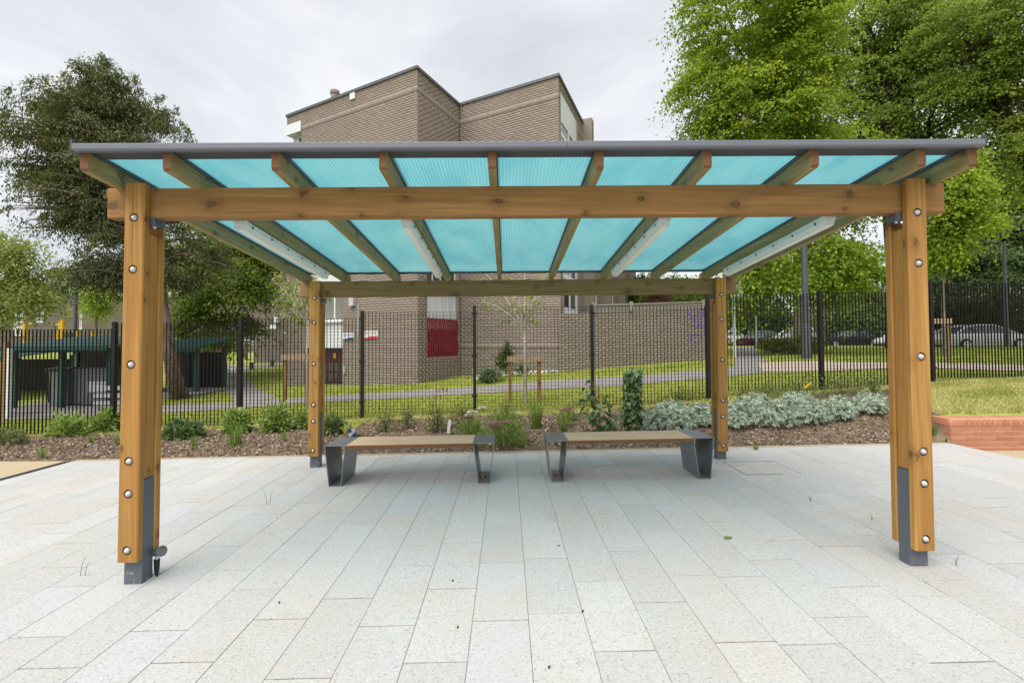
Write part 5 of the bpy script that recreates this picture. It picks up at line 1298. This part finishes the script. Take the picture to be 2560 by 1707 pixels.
fb, Wfb = far_block('brick_house', 'brown brick house with two white bay windows behind the left young tree', 583, 27, 716, 25.5, 560, [(653, 688, 690, 722, 3, ''), (655, 679, 740, 771, 3, 'p'), (690, 714, 740, 771, 2, '')])
s, z = wall_px(at(583, 788, 27), at(716, 788, 25.5), 629, 751); boxW(Wfb, s - .25, s + .25, .01, .03, z - .12, z + .12).obj('small_sign', MA['white_panel'], fb)
s, z = wall_px(at(583, 788, 27), at(716, 788, 25.5), 640, 733); boxW(Wfb, s - .12, s + .12, .01, .2, z - .2, z + .2).obj('white_box', MA['white_panel'], fb)
# low garden walls at the left
for (a, b_, Y, y0, lb) in ((440, 590, 33, 793, 'low pale garden wall behind the left lawn'), (590, 700, 27, 800, 'low dark garden wall below the brick house')):
    P0, P1 = at(a, y0, Y), at(b_, y0, Y); o = MB().box(0, P1[0] - P0[0], 0, .22, -1.2, 0).obj('low_wall', MA['brick_far'], loc=P0); tag(o, lb, 'wall')

# bin store with green canopy -----------------------------------------------------------------------------
def shelter_green(name, label, px0, px1, Y, yb, yt_front, depth, posts, cat='bin store', roofx=(0, 0)):
    a, c = at(px0, 788, Y), at(px1, 788, Y); w = c[0] - a[0]; zt = float(at(px0, yt_front, Y)[2]); zb = float(at(px0, yb, Y)[2])
    r = empty(name, (a[0], Y, zb), label, cat); h = zt - zb
    for p_ in posts:
        for y in (0, depth): MB().box(w * p_ - .055, w * p_ + .055, y - .055, y + .055, -.4, h - .02 + .06 * (y > 0)).obj('post', MA['green_metal'], r)
    mb = MB(); n = int((w + .6) / .11)
    for k in range(n):
        x0 = -.3 + k * .11; V = []
        for y, z in ((-.45, h), (depth + .3, h + .34)): V += [(x0, y, z), (x0 + .03, y, z + .035), (x0 + .075, y, z + .035), (x0 + .105, y, z)]
        V += [(x, y, z - .012) for (x, y, z) in V]
        mb.add(V, [(0, 1, 5, 4), (1, 2, 6, 5), (2, 3, 7, 6), (8, 12, 13, 9), (9, 13, 14, 10), (10, 14, 15, 11), (0, 8, 9, 1), (1, 9, 10, 2), (2, 10, 11, 3)])
    mb.obj('roof', MA['green_roof'], r)
    MB().box(-.3, w + .3, -.5, -.44, h - .10, h + .04).obj('gutter', MA['green_metal'], r)
    MB().box(-.1, w + .1, -.03, .03, h - .16, h - .05).obj('front_beam', MA['green_metal'], r)
    for k, zz in enumerate(np.arange(.02, h - .16, .115)):
        MB().box(0, w, depth - .02, depth + .01, zz, zz + .1135).obj('back_slat', MA['black_metal'], r)
    MB().box(-.6, w + .6, -.9, depth + .6, -.5, .015).obj('slab', MA['asphalt'], r)
    return r, w, h, a, zb
bs, w, h, a, zb = shelter_green('bin_store', 'long green roofed bin store with grey bins behind the left end of the fence', 36, 252, 15.2, 938, 798, 2.2, (0, .5, 1))
def bin_(x, y, col, lb, w_=.62, h_=1.05):
    r = empty('wheelie_bin', (a[0] + x, 15.2 + y, zb), lb, 'bin', 'bins in the bin store')
    V = [(-w_ * .44, -.3, .06), (w_ * .44, -.3, .06), (w_ * .44, .3, .06), (-w_ * .44, .3, .06), (-w_ * .5, -.36, h_), (w_ * .5, -.36, h_), (w_ * .5, .36, h_), (-w_ * .5, .36, h_)]
    MB().add(V, [(3, 2, 1, 0), (4, 5, 6, 7), (0, 1, 5, 4), (1, 2, 6, 5), (2, 3, 7, 6), (3, 0, 4, 7)]).obj('body', MA[col], r)
    MB().prism([(-.40, h_ + .003), (.39, h_ + .003), (.38, h_ + .06), (.0, h_ + .11), (-.39, h_ + .06)], 'x', -w_ * .53, w_ * .53).xf(lambda x, y, z: (x, y, z)).obj('lid', MA['black_plastic'] if col != 'bin_grey' else MA['bin_grey'], r)
    for sx in (-1, 1): MB().lathe([(.07, -.03), (.07, .03)], (sx * w_ * .4, .28, .07), 10, 0, 'x').obj('wheel', MA['black_plastic'], r)
    return r
for k, (x, y, c_, lb, w_) in enumerate([(.45, 1.2, 'black_plastic', 'black bin at the left end of the bin store', .6), (1.0, .7, 'car_grey_blue', 'blue grey bin second from the left in the bin store', .55), (1.75, .9, 'bin_grey', 'wide grey metal bin left of the middle post of the bin store', 1.1), (2.75, 1.0, 'bin_grey', 'grey metal bin right of the middle post of the bin store', .7)]): bin_(x, y, c_, lb, w_, 1.12)
sg = bin_(w - .75, .7, 'bin_grey', 'wide grey bin with a pale notice at the right end of the bin store', 1.1, 1.12)
MB().box(-.2, .4, -.372, -.366, .45, .8).xf(lambda x, y, z: (x, y + (.0 if z < 0 else -.0), z)).obj('notice', MA['light_grey'], sg)
for k in range(3): MB().box(w - .1 + .05, w + .9, -.5 + .0, -.42, .15 + k * .22, .27 + k * .22).xf(lambda x, y, z: (x, y, z)).obj('gate_rail', MA['light_grey'], bs)
shelter_green('bin_store', 'smaller green roofed store behind the leaning yew trunk', 360, 452, 16.2, 900, 800, 1.6, (0, 1))
ls, *_ = shelter_green('bin_store', 'green roofed store cut off by the left edge of the picture', -150, 40, 17.5, 935, 822, 2.2, (0, 1))
# bits of timber by the left end of the store
for px, hgt, mt, lb in ((12, 785, 'stake_wood', 'orange brown timber post at the far left behind the fence'), (20, 800, 'white_paint', 'white timber post at the far left behind the fence'), (4, 830, 'stake_wood', 'golden timber post cut off by the left edge')):
    c = at(px, 945, 13.6); zt_ = float(at(px, hgt, 13.6)[2]); o = MB().prism(chamf(-.06, .06, -.06, .06), 'z', -.3, zt_ - c[2]).obj('timber_post', MA[mt], loc=c); tag(o, lb, 'post')
# yellow play frame
Yp = 21.0
pf = empty('playground_climber', (at(100, 788, Yp)[0], Yp, float(H(at(100, 788, Yp)[0], Yp))), 'yellow and green climbing frame behind the bin store', 'play frame')
pl = np.array(pf.location)
def yp(px, y0, y1, rr, mt='yellow', nm='post'):
    p0, p1 = at(px, y0, Yp) - pl, at(px, y1, Yp) - pl; MB().tube([p0, p1], rr, 10).obj(nm, MA[mt], pf, True)
def yb(px0, py0, px1, py1, rr, mt='yellow', nm='rail'):
    MB().tube([at(px0, py0, Yp) - pl, at(px1, py1, Yp) - pl], rr, 8).obj(nm, MA[mt], pf, True)
for px, y in ((58, 731), (139, 737), (144, 734), (133, 760), (180, 760), (214, 762)): yp(px, 800, y, .075)
yb(58, 743, 74, 744, .03); yb(128, 746, 144, 746, .03); yb(76, 757, 128, 757, .02, 'green_metal'); yb(126, 746, 126, 800, .02, 'green_metal'); yb(76, 757, 76, 800, .02, 'green_metal'); yb(180, 775, 214, 775, .03)
MB().box(*(lambda p, q: (p[0], q[0], -.03, .03, q[2], p[2]))(at(150, 764, Yp) - pl, at(166, 776, Yp) - pl)).obj('panel', MA['green_metal'], pf)
# bollards on the left lawn
for k, (px, py, hp, lb) in enumerate([(517, 858, 24, 'weathered wooden bollard beside the left path'), (565, 826, 30, 'tall weathered wooden bollard left of the lawn path'), (577, 848, 16, 'short dark wooden bollard at the corner of the lawn path'), (492, 838, 18, 'wooden bollard right of the smaller green store'), (611, 828, 14, 'small wooden bollard on the slope above the lawn path'), (625, 841, 14, 'small wooden bollard where the lawn path bends'), (640, 806, 10, 'tiny wooden bollard on the far edge of the slope'), (600, 806, 10, 'tiny wooden bollard left along the far edge of the slope'), (668, 808, 10, 'tiny wooden bollard right along the far edge of the slope')]):
    c = on_ground(px, py); hh = hp * c[1] / 1111
    o = MB().prism(chamf(-.075, .075, -.075, .075, .02), 'z', -.2, hh).obj('bollard', MA['weathered'], loc=c); tag(o, lb, 'bollard', 'wooden bollards on the left lawn')
# lamp posts, pole and boards
def pole(name, px, ybase, ytop, Y, r0, r1, mat, label, head=None, base=None, cat='lamp post'):
    b = at(px, ybase, Y); t = at(px, ytop, Y); r = empty(name, b, label, cat); h_ = t[2] - b[2]
    MB().tube([(0, 0, -.3), (0, 0, h_)], [r0, r1], 12).obj('shaft', MA[mat], r, True)
    if base: MB().lathe([(base[0], -.3), (base[0], base[1]), (r0 * 1.05, base[1] + .25)], (0, 0, 0), 12).obj('base', MA[mat], r, True)
    if head:
        dx, L_ = head; MB().tube([(0, 0, h_ - .03), (dx * .35, 0, h_ + .03), (dx * .8, 0, h_ + .05)], .03, 8).obj('arm', MA[mat], r, True)
        MB().prism([(-.06, -.10), (.06, -.10), (.12, 0), (.08, .07), (-.08, .07), (-.12, 0)], 'x', dx * .45 if dx > 0 else dx, dx if dx > 0 else dx * .35).xf(lambda x, y, z: (x, y, z + h_ + .05)).obj('lantern', MA['trim_dark'], r)
    return r
pole('black_pole', 1853, 833, 400, 14.6, .105, .075, 'trim_dark', 'black street pole with a thick base in front of the lime trunk', base=(.15, .95), cat='pole')
pole('lamp_post', 1739, 798, 643, 30, .07, .05, 'galv', 'thin grey street lamp with a flat dark lantern left of the lime tree', head=(-.8, .5))
pole('lamp_post', 172, 800, 640, 22, .085, .07, 'trim_dark', 'dark lamp post in front of the far left building')
lp = pole('lamp_post', 2314, 800, 556, 27, .09, .07, 'trim_dark', 'tall dark lamp post behind the bonnet of the silver car', head=(-1.1, .5))
b = at(1688, 835, 17); r = empty('notice_board', b, 'white notice board on a white pole behind the rear right post', 'sign'); zt_ = float(at(1688, 652, 17)[2] - b[2])
MB().tube([(0, 0, -.3), (0, 0, zt_)], .045, 8).obj('pole', MA['white_paint'], r, True)
MB().box(-.12, .32, -.03, -.0, zt_ - .50, zt_ + .10).xf(lambda x, y, z: (x, y - .05, z)).obj('board', MA['white_panel'], r)
# cars
def car(px0, px1, ybot, Y, paint, label, back=False, L_=4.4, h_=1.43, rz=0.0):
    c0, c1 = at(px0, ybot, Y), at(px1, ybot, Y); zb_ = c0[2]; w_ = .86
    r = empty('parked_car', ((c0[0] + c1[0]) / 2, Y, zb_), label, 'car', 'cars parked along the far road', rz=rz); sx = (c1[0] - c0[0]) / L_; s = -1 if back else 1
    st = [(-.5, .45, .62, .60), (-.49, .30, .80, .72), (-.44, .22, .90, .80), (-.36, .2, .95, .84), (-.18, .18, .96, .86), (.0, .18, .95, .86), (.16, .18, .93, .86), (.30, .2, .90, .85), (.42, .22, .80, .80), (.485, .30, .66, .70), (.5, .42, .58, .60)]
    V = []; F = []
    for (t, zl, zu, hw) in st:
        x = t * L_ * s; V += [(x, -hw * .9, zl), (x, -hw, (zl + zu) * .5), (x, -hw * .95, zu), (x, 0, zu + .03), (x, hw * .95, zu), (x, hw, (zl + zu) * .5), (x, hw * .9, zl)]
    for i in range(len(st) - 1): F += [(7 * i + k, 7 * i + k + 1, 7 * i + 8 + k, 7 * i + 7 + k) for k in range(6)] + [(7 * i + 6, 7 * i, 7 * i + 7, 7 * i + 13)]
    F += [tuple(range(7)), tuple(range(len(V) - 1, len(V) - 8, -1))]
    MB().add(V, F).obj('body', MA['car_' + paint], r, True)
    gp = [(-.40, .93), (-.27, 1.30), (-.12, h_ - .02), (.06, h_ - .03), (.16, 1.24), (.29, .89)]
    V = [(t * L_ * s, -(.80 - .22 * (z - .9) / .5), z - .02) for t, z in gp] + [(t * L_ * s, (.80 - .22 * (z - .9) / .5), z - .02) for t, z in gp]; n = 6
    MB().add(V, [tuple(range(n)), tuple(range(2 * n - 1, n - 1, -1))] + [(i, i + 1, n + i + 1, n + i) for i in range(n - 1)]).obj('windows', MA['glass'], r, True)
    rp = [(-.41, .93), (-.28, 1.31), (-.12, h_), (.06, h_ - .01), (.165, 1.25), (.30, .90)]
    mb = MB()
    for sd in (-1, 1):
        for (t0, z0), (t1, z1) in zip(rp[:-1], rp[1:]):
            y0, y1 = sd * (.81 - .22 * (z0 - .9) / .5), sd * (.81 - .22 * (z1 - .9) / .5)
            mb.tube([(t0 * L_ * s, y0, z0 - .01), (t1 * L_ * s, y1, z1 - .01)], .045, 5)
        mb.box(min(-.08 * L_ * s, -.08 * L_ * s + .09), max(-.08 * L_ * s, -.08 * L_ * s + .09), sd * .70 - .04, sd * .70 + .04, .93, h_ - .05)
    V = [(t * L_ * s, -.60, z) for t, z in rp[1:4]] + [(t * L_ * s, .60, z) for t, z in rp[1:4]]
    V += [(x, y, z - .04) for x, y, z in V]; mb.add(V, [(0, 1, 4, 3), (1, 2, 5, 4), (6, 9, 10, 7), (7, 10, 11, 8), (0, 6, 7, 1), (1, 7, 8, 2), (3, 4, 10, 9), (4, 5, 11, 10)])
    mb.obj('roof', MA['car_' + paint], r, True)
    for t in (-.31, .30):
        for sd in (-1, 1):
            wl = MB().lathe([(.22, -.1), (.31, -.09), (.325, -.05), (.325, .05), (.31, .09), (.22, .1)], (t * L_ * s, sd * .80, .315), 18, 0, 'y').obj('wheel', MA['tyre'], r, True)
            MB().lathe([(0, .0), (.06, .012), (.20, .004), (.215, -.02), (.215, -.05), (0, -.05)], (t * L_ * s, sd * .905, .315), 14, 0, 'y', sd).obj('rim', MA['alloy'], wl, True)
    for sd in (-1, 1):
        MB().box(min(.455 * L_ * s, .49 * L_ * s), max(.455 * L_ * s, .49 * L_ * s), sd * .58 - .14, sd * .58 + .14, .60, .72).obj('headlight', MA['lamp_lens'], r)
        MB().box(min(-.455 * L_ * s, -.498 * L_ * s), max(-.455 * L_ * s, -.498 * L_ * s), sd * .60 - .15, sd * .60 + .15, .66, .80).obj('tail_light', MA['red_lamp'], r)
        MB().box(.20 * L_ * s - .06, .20 * L_ * s + .06, sd * .9 - .07, sd * .9 + .07, .93, 1.05).obj('mirror', MA['car_' + paint], r)
    MB().box(min(-.502 * L_ * s, -.506 * L_ * s), max(-.502 * L_ * s, -.506 * L_ * s), -.26, .26, .50, .61).obj('number_plate', MA['plate_yellow'], r)
    MB().box(min(.44 * L_ * s, .505 * L_ * s), max(.44 * L_ * s, .505 * L_ * s), -.5, .5, .30, .42).obj('grille', MA['black_plastic'], r)
    r.scale = (sx, max(sx, .9), 1.0)
    return r
car(2150, 2345, 803, 28.5, 'silver', 'silver saloon parked side on behind the right end of the fence', L_=4.75, h_=1.44)
car(1893, 2013, 799, 40, 'navy', 'navy saloon parked tail towards us beyond the right lawn', back=True, L_=4.3, h_=1.42, rz=rad(-18))
car(1782, 1868, 790, 44, 'silver', 'silver hatchback half hidden behind the lime trunk', back=True, L_=4.0, h_=1.45)
car(2020, 2160, 803, 34, 'pale', 'pale car hidden by the front right post, left of the silver saloon', back=True, L_=4.3)
car(1655, 1712, 792, 48, 'pale', 'pale blue white car beside the rear right post', L_=4.2)
car(1716, 1800, 790, 52, 'grey_blue', 'grey car behind the dark hedge left of the lime trunk', L_=4.2)
car(505, 580, 806, 38, 'pale', 'white car far off behind the third fence post', L_=4.3)
# dark hedge in front of the far cars
b = at(1735, 799, 42); r = empty('hedge', b, 'low dark purple brown hedge left of the lime trunk', 'hedge'); Cn = clumps([((0, 0, .35), (2.4, .5, .55))], 160, 5, 0, 0)
foliage('foliage', Cn, (0, 0, 0), MA['leaf_cordyline'], 40, .22, .16, .12, 9, parent=r)
stems(r, 20, .7, 2.2, .03, seed=3)
b = at(1830, 806, 19.2); r = empty('ground_ivy', b, 'bright leafy growth round the foot of the lime trunk', 'shrub'); Cn = clumps([((0, -.3, .25), (1.1, .5, .4)), ((-.9, 0, .3), (.5, .4, .4))], 120, 6, 0, 0)
foliage('foliage', Cn, (0, 0, 0), MA['leaf_lime'], 36, .16, .09, .07, 10, parent=r, tb=(.3, .9))
b = on_ground(1172, 866); r = empty('wall_shrub', b, 'dark self sown shrub growing against the block behind the central stake', 'shrub'); Cn = clumps([((-.15, 0, .4), (.22, .2, .4)), ((-.1, 0, .85), (.10, .1, .3)), ((.35, 0, .2), (.2, .15, .2))], 55, 7, 0, 0)
foliage('foliage', Cn, (0, 0, 0), MA['leaf_dark'], 30, .09, .07, .045, 11, parent=r); stems(r, 6, 1.2, .2, .012, seed=5)
b = on_ground(1122, 878); r = empty('wall_shrub', b, 'small dark weed at the foot of the block below the red grille', 'shrub'); Cn = clumps([((0, 0, .2), (.35, .25, .22))], 50, 8, 0, 0)
foliage('foliage', Cn, (0, 0, 0), MA['leaf_shrub_dark'], 30, .10, .07, .04, 12, parent=r); stems(r, 4, .3, .2, .008, seed=6)

# ================================================================== SMALL THINGS IN THE BED AND ON THE PAVING
c = place(668, 985); st = MB()
r_ = np.random.default_rng(4); V = []
for i in range(7):
    for k in range(10):
        th, ph = math.pi * i / 6, 2 * math.pi * k / 10; q = 1 + .12 * r_.normal() * (0 < i < 6); V.append((.115 * q * math.sin(th) * math.cos(ph), .09 * q * math.sin(th) * math.sin(ph), .065 + .085 * q * math.cos(th)))
F = [(10 * i + k, 10 * i + (k + 1) % 10, 10 * i + 10 + (k + 1) % 10, 10 * i + 10 + k) for i in range(6) for k in range(10)]
tag(st.add(V, F).obj('pale_stone', MA['stone'], smooth='all', loc=c), 'pale rounded stone lying in the mulch left of the rear left post', 'stone')
c = place(808, 1016); r = empty('plant_label', c, 'oval blue plant label printed with white petals, stuck in the mulch behind the left bench', 'plant label', rz=.25)
pf_ = [(.060 * math.cos(t) * (1 + .12 * abs(math.cos(t))), .085 * math.sin(t)) for t in np.arange(24) * 2 * math.pi / 24]
lab = MB().prism([(x, z + .16) for x, z in pf_], 'y', -.0015, .0015).obj('tag', MA['blue_sign'], r)
mb = MB(); r_ = np.random.default_rng(8)
for i in range(16):
    cx_, cz_ = (.008 + .022 * r_.normal(), .16 + (i - 7.5) * .0075)
    for k in range(5):
        t = k * 1.257 + i; o = np.array([cx_, -.0022 - .0001 * i, cz_]); d = np.array([math.cos(t), 0, math.sin(t)]); e = np.array([-d[2], 0, d[0]])
        mb.add([o, o + d * .010 + e * .006, o + d * .019, o + d * .010 - e * .006], [(0, 1, 2, 3)])
mb.obj('petal_print', MA['petal_white'], lab)
MB().box(-.006, .006, -.001, .001, -.05, .09).obj('spike', MA['blue_sign'], r)
c = place(1029, 998); o = MB().prism([(-.022, 0), (.022, 0), (.026, .20), (.014, .25), (-.014, .25), (-.024, .20)], 'y', -.003, .003).xf(lambda x, y, z: (x + .12 * z, y, z)).obj('plant_marker', MA['white_paint'], loc=c); tag(o, 'plain white plant marker leaning in the bed behind the left bench', 'plant marker')
c = at(1856, 884, 8.8); o = MB().prism([(-.07, -.055), (-.045, -.062), (.065, .03), (.075, .05), (.05, .052), (-.06, -.02)], 'y', -.002, .002).obj('yellow_tag', MA['yellow'], loc=c); tag(o, 'bright yellow tag caught in the sparse shrubs by the fence', 'tag')
c = place(948, 1030); o = tag(st and MB().lathe([(.0, 0), (.05, .01), (.055, .03), (.03, .05), (0, .052)], (0, 0, 0), 9).obj('small_stone', MA['stone'], smooth='all', loc=c), 'small white stone in the mulch under the left bench', 'stone')
c = place(1125, 1024); o = tag(MB().lathe([(.0, 0), (.04, .01), (.045, .03), (.02, .045), (0, .046)], (0, 0, 0), 8).obj('small_stone', MA['stone'], smooth='all', loc=c), 'small white stone in the mulch right of the left bench', 'stone')
def litter(px, py, mt, lb, ln=.05, rot=0.0, wd=.03, nm='fallen_leaf'):
    d = ray(px, py); t = CAMH / -d[2]; p = np.array([0, 0, CAMH]) + d * t; z = float(pave_z(p[0])) + .003; p = np.array([0, 0, CAMH]) + d * ((CAMH - z) / -d[2])
    m = MB().add([(0, 0, 0), (ln * .3, wd * .5, .012), (ln * .7, wd * .4, .006), (ln, 0, .012), (ln * .7, -wd * .4, .002), (ln * .3, -wd * .5, .004), (ln * .5, 0, .001)], [(0, 6, 1), (1, 6, 2), (2, 6, 3), (3, 6, 4), (4, 6, 5), (5, 6, 0)])
    o = m.obj(nm, MA[mt], loc=p); o.rotation_euler = (0, 0, rot); tag(o, lb, 'leaf' if nm == 'fallen_leaf' else 'seed husk')
litter(1662, 1236, 'leaf_shrub', 'single green leaf lying on the paving right of centre', .075, .1, .045)
for px, py, rot, lb in ((1050, 1443, 1.2, 'dark seed husk on the paving left of centre near the front'), (1336, 1405, .5, 'dark seed husk in a paving joint right of centre'), (1281, 1254, 0.1, 'tiny dark twig on the paving below the gap between benches'), (1259, 1535, .8, 'small dark crumb at the front middle of the paving'), (638, 1385, .3, 'dark husk in a paving joint right of the front left post'), (1038, 1335, 1.0, 'tiny dark husk on the paving before the left bench')):
    litter(px, py, 'bark_dark', lb, .017, rot, .010, 'seed_husk')
# thin weeds growing in the paving joints
def pv(px, py):
    d = ray(px, py); p = np.array([0, 0, CAMH]) + d * (CAMH / -d[2]); p[2] = float(pave_z(p[0])); return p
def weed(px, py, n, h, lb, sd):
    r_ = np.random.default_rng(sd); p = pv(px, py); r = tag(link('joint_weed', None), lb, 'weed', 'weeds in the paving joints'); r.location = p; mb = MB()
    for i in range(n):
        a = r_.random() * 6.28; e = np.array([math.cos(a) * .25 * h, math.sin(a) * .1 * h, h * (.6 + .4 * r_.random())]); s_ = np.array([.03 * i - .015 * n, 0, 0]) * (h > .1); mb.tube([s_, s_ + e * [.3, .3, .6], s_ + e], [.0022, .0018, .0008], 4)
    mb.obj('stalk', MA['leaf_blade'], r)
weed(620, 1153, 2, .17, 'two thin grass stalks in a paving joint left of the left bench', 1)
weed(2003, 1205, 3, .07, 'tiny weed in the paving left of the front right post', 2)
weed(2197, 1310, 5, .08, 'tiny weed in the paving joint right of the front right post', 3)
weed(195, 1310, 2, .16, 'thin stalks in a paving joint left of the front left post', 4)
weed(1862, 1160, 4, .07, 'tiny weed on the paving right of the rear right post', 5)
